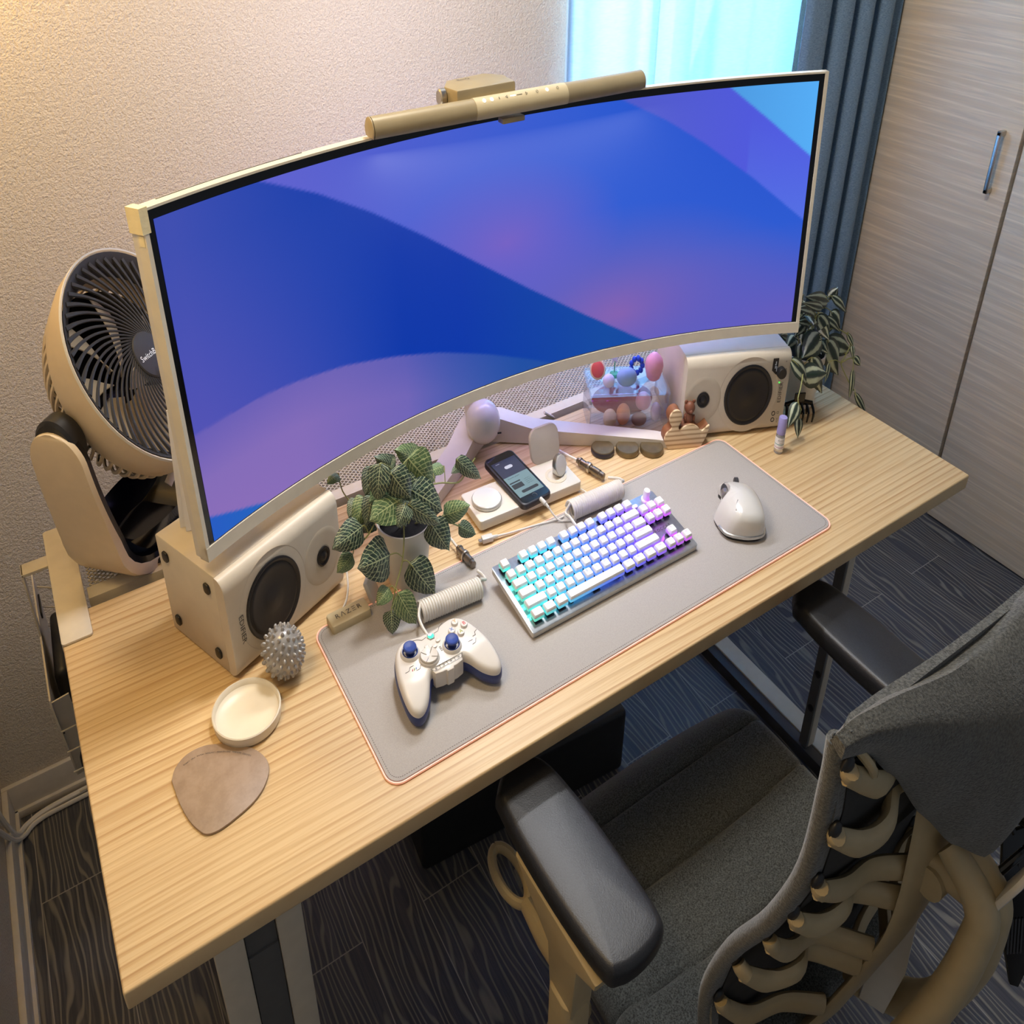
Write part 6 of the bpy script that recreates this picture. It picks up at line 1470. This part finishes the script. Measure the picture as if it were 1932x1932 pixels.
bm = bmn(); tube(bm, [(0.672, -0.372, 0.268), (0.684, -0.392, 0.252), (0.700, -0.388, 0.232), (0.712, -0.372, 0.240)], 0.0045, 8, 5); tube(bm, [(0.700, -0.388, 0.232), (0.73, -0.388, 0.20)], 0.006, 8, 0); obj('ring_clip', bm, 'beige', ch)
# black slotted hanger behind the chair
hg = thing('slotted_hanger', 'black slotted plastic hanger hooked on the back of the office chair', 'hanger', 0.93, -0.48, -0.10)
HF = frame((0.995, -0.462, -0.045), (0.75, -0.5, 0.15), (0.10, 0.30, 1.0))
pp = [(0.012, 0.085), (-0.016, 0.078), (-0.018, 0.02), (-0.012, -0.05), (-0.004, -0.092), (0.006, -0.096), (0.014, -0.08), (0.018, -0.02), (0.024, 0.03), (0.026, 0.075)]
bm = bmn(); prism(bm, pp, -0.003, 0.003, 0.0012, HF); obj('blade', bm, 'blackg', hg)
bm = bmn(); tube(bm, [HF @ Vector((-0.002, 0.078, 0)), HF @ Vector((-0.012, 0.10, 0.0)), (0.955, -0.470, 0.085), (0.915, -0.470, 0.090), (0.885, -0.462, 0.070)], 0.0045, 10); obj('hook', bm, 'blackg', hg)
bm = bmn()
for k in range(5): prism(bm, rrect(-0.0012, 0.0012, -0.020, 0.020, 0.001), 0.0030, 0.0042, 0, HF @ TR(-0.008 + k * 0.004, -0.035, 0, rz=-0.05))
obj('ridges', bm, 'darkgrey', hg); bm = bmn(); lathe(bm, [(0.006, 0.003), (0.006, 0.0045), (0, 0.0048)], 16, HF @ Matrix.Translation((0.008, 0.045, 0)), cap0=False); obj('badge', bm, 'darkgrey', hg)

# ------------------------------------------------------------------ plants
def leaf(bm, b, t, w, fold, droop, uvs, roll, pointy):
    b = Vector(b); t = Vector(t); a = t - b; L = a.length; a.normalize()
    face = Vector((-0.45, -0.72, 0.55 + roll)).normalized()
    s = a.cross(face).normalized(); nn = s.cross(a).normalized()
    if nn.dot(face) < 0: nn = -nn
    nu, nv_ = 12, 8; V = []
    for i in range(nu + 1):
        u = i / nu
        hwid = w / 2 * (math.sin(PI * min(1, u ** (0.62 if not pointy else 0.70)))) ** (0.62 if not pointy else 0.9) * (1.02 - 0.12 * u)
        if u > 0.86: hwid *= (1 - (u - 0.86) / 0.14) ** 0.6
        row = []
        for j in range(nv_ + 1):
            v = 2 * j / nv_ - 1
            p = b + a * L * u + s * hwid * v + nn * (-fold * w * abs(v) ** 1.5 * 0.5 + droop * L * (math.sin(PI * u) * 0.9)) + nn * 0.02 * w * math.sin(u * 16) * abs(v)
            row.append((bm.verts.new(p), (u, (v + 1) / 2)))
        V.append(row)
    for i in range(nu):
        for j in range(nv_):
            q = (V[i][j], V[i + 1][j], V[i + 1][j + 1], V[i][j + 1])
            f = bm.faces.new([x[0] for x in q])
            for lp, x in zip(f.loops, q): lp[uvs].uv = x[1]
def plant(root, L, mats, stems, crown, pointy, seed):
    r = random.Random(seed)
    L = list(L)
    for k in range(22 if pointy else 14):
        c = Vector(crown); a = r.uniform(0, 2 * PI); rr = r.uniform(0.004, 0.030); h = r.uniform(0.012, 0.068)
        b = c + Vector((rr * math.cos(a) + (0.012 if pointy else -0.006), rr * math.sin(a) * 0.8 + 0.012, h)); ln = r.uniform(0.030, 0.044)
        L.append((*b, *(b + Vector((math.cos(a) * ln * 0.8, math.sin(a) * ln * 0.7 - 0.008, r.uniform(-0.018, 0.012)))), r.uniform(0.017, 0.024)))
    for k, q in enumerate(L):
        bm = bmn(); uvs = bm.loops.layers.uv.new('UVMap')
        bb_ = Vector(q[0:3]); tt_ = Vector(q[3:6]); tt_ = bb_ + (tt_ - bb_) * (1.22 if bb_.z > 0.1 and not pointy else 1.08)
        leaf(bm, bb_, tt_, q[6] * ((1.65 if bb_.z > 0.1 else 1.35) if not pointy else 1.45), r.uniform(0.10, 0.45), r.uniform(0.04, 0.14), uvs, r.uniform(-0.35, 0.35), pointy)
        o = obj('leaf', bm, mats[1] if (len(mats) > 1 and r.random() < 0.3) else mats[0], root, 80, recalc=False)
    bm = bmn()
    for P in stems: tube(bm, P, 0.0012, 6, 5)
    for k, q in enumerate(L):
        b = Vector(q[0:3]); best = None
        for P in stems:
            for p in catmull(P, 6):
                d = (p - b).length
                if best is None or d < best[0]: best = (d, p)
        c = Vector(crown) if best is None or (b - Vector(crown)).length < best[0] * 1.2 else best[1]
        m = (b + c) / 2 + Vector((0, 0, 0.004)); tube(bm, [c, m, b, b + (Vector(q[3:6]) - b) * 0.15], 0.0009, 5, 4)
    obj('stems', bm, 'stem', root)
pa = thing('potted_plant', 'trailing plant with net veined green leaves in a white pot beside the left speaker', 'potted plant', 0.535, 0.365, 0.0)
T = TR(0.5370, 0.3640, 0)
bm = bmn(); lathe(bm, [(0.030, 0.0006), (0.0335, 0.002), (0.0365, 0.020), (0.0425, 0.060), (0.0468, 0.0890), (0.0472, 0.0925), (0.0445, 0.0925), (0.0425, 0.080)], 48, T, cap1=False); obj('pot', bm, 'pot', pa)
bm = bmn(); lathe(bm, [(0.0, 0.0800), (0.0428, 0.0795), (0.0428, 0.0790)], 32, T, cap0=False, cap1=False); obj('soil', bm, 'soil', pa)
LEAF_A[16] = (0.478, 0.270, 0.057, 0.4985, 0.256, 0.014, 0.028); LEAF_A[17] = (0.4665, 0.275, 0.033, 0.460, 0.262, 0.010, 0.022)
stemsA = [[(0.535, 0.36, 0.080), (0.520, 0.33, 0.110), (0.5139, 0.315, 0.1031), (0.5016, 0.30, 0.0771), (0.4815, 0.285, 0.0579), (0.4694, 0.278, 0.033)],
          [(0.545, 0.365, 0.080), (0.58, 0.38, 0.11), (0.6218, 0.40, 0.098), (0.6744, 0.42, 0.0724), (0.6944, 0.42, 0.0883), (0.71, 0.42, 0.10)],
          [(0.530, 0.365, 0.080), (0.49, 0.345, 0.125), (0.4595, 0.33, 0.1155), (0.4353, 0.333, 0.1006)],
          [(0.555, 0.36, 0.080), (0.575, 0.335, 0.095), (0.60, 0.33, 0.085), (0.624, 0.33, 0.069)],
          [(0.53, 0.37, 0.08), (0.48, 0.41, 0.10), (0.466, 0.45, 0.105), (0.464, 0.468, 0.122)],
          [(0.535, 0.362, 0.08), (0.53, 0.355, 0.13), (0.525, 0.35, 0.165)]]
plant(pa, LEAF_A, ['leafA', 'leafA2'], stemsA, (0.532, 0.358, 0.10), False, 3)
pb = thing('potted_plant', 'spiderwort plant with silver striped leaves in a white pot at the right back corner', 'potted plant', 1.52, 0.345, 0.0)
T = TR(1.520, 0.350, 0)
bm = bmn(); lathe(bm, [(0.030, 0.0006), (0.034, 0.002), (0.038, 0.030), (0.0405, 0.060), (0.0415, 0.080), (0.0440, 0.081), (0.0440, 0.094), (0.0415, 0.094), (0.0400, 0.084)], 48, T, cap1=False); obj('pot', bm, 'pot', pb)
bm = bmn(); lathe(bm, [(0.0, 0.0850), (0.0405, 0.0845), (0.0405, 0.0840)], 32, T, cap0=False, cap1=False); obj('soil', bm, 'soil', pb)
stemsB = [[(1.52, 0.35, 0.085), (1.56, 0.33, 0.13), (1.612, 0.32, 0.115), (1.628, 0.315, 0.095), (1.600, 0.305, 0.080), (1.5833, 0.30, 0.0754), (1.600, 0.292, 0.050), (1.6193, 0.28, 0.0243)],
          [(1.5833, 0.30, 0.0754), (1.61, 0.30, 0.078), (1.6359, 0.30, 0.0711)],
          [(1.50, 0.34, 0.085), (1.44, 0.29, 0.100), (1.4202, 0.275, 0.0848), (1.4039, 0.265, 0.0709), (1.4167, 0.262, 0.0506)],
          [(1.52, 0.35, 0.085), (1.535, 0.355, 0.12), (1.565, 0.36, 0.165)],
          [(1.51, 0.35, 0.085), (1.50, 0.36, 0.12), (1.50, 0.37, 0.14)]]
plant(pb, LEAF_B, ['leafB'], stemsB, (1.52, 0.35, 0.10), True, 5)
for im in list(bpy.data.meshes):
    if im.users == 0: bpy.data.meshes.remove(im)
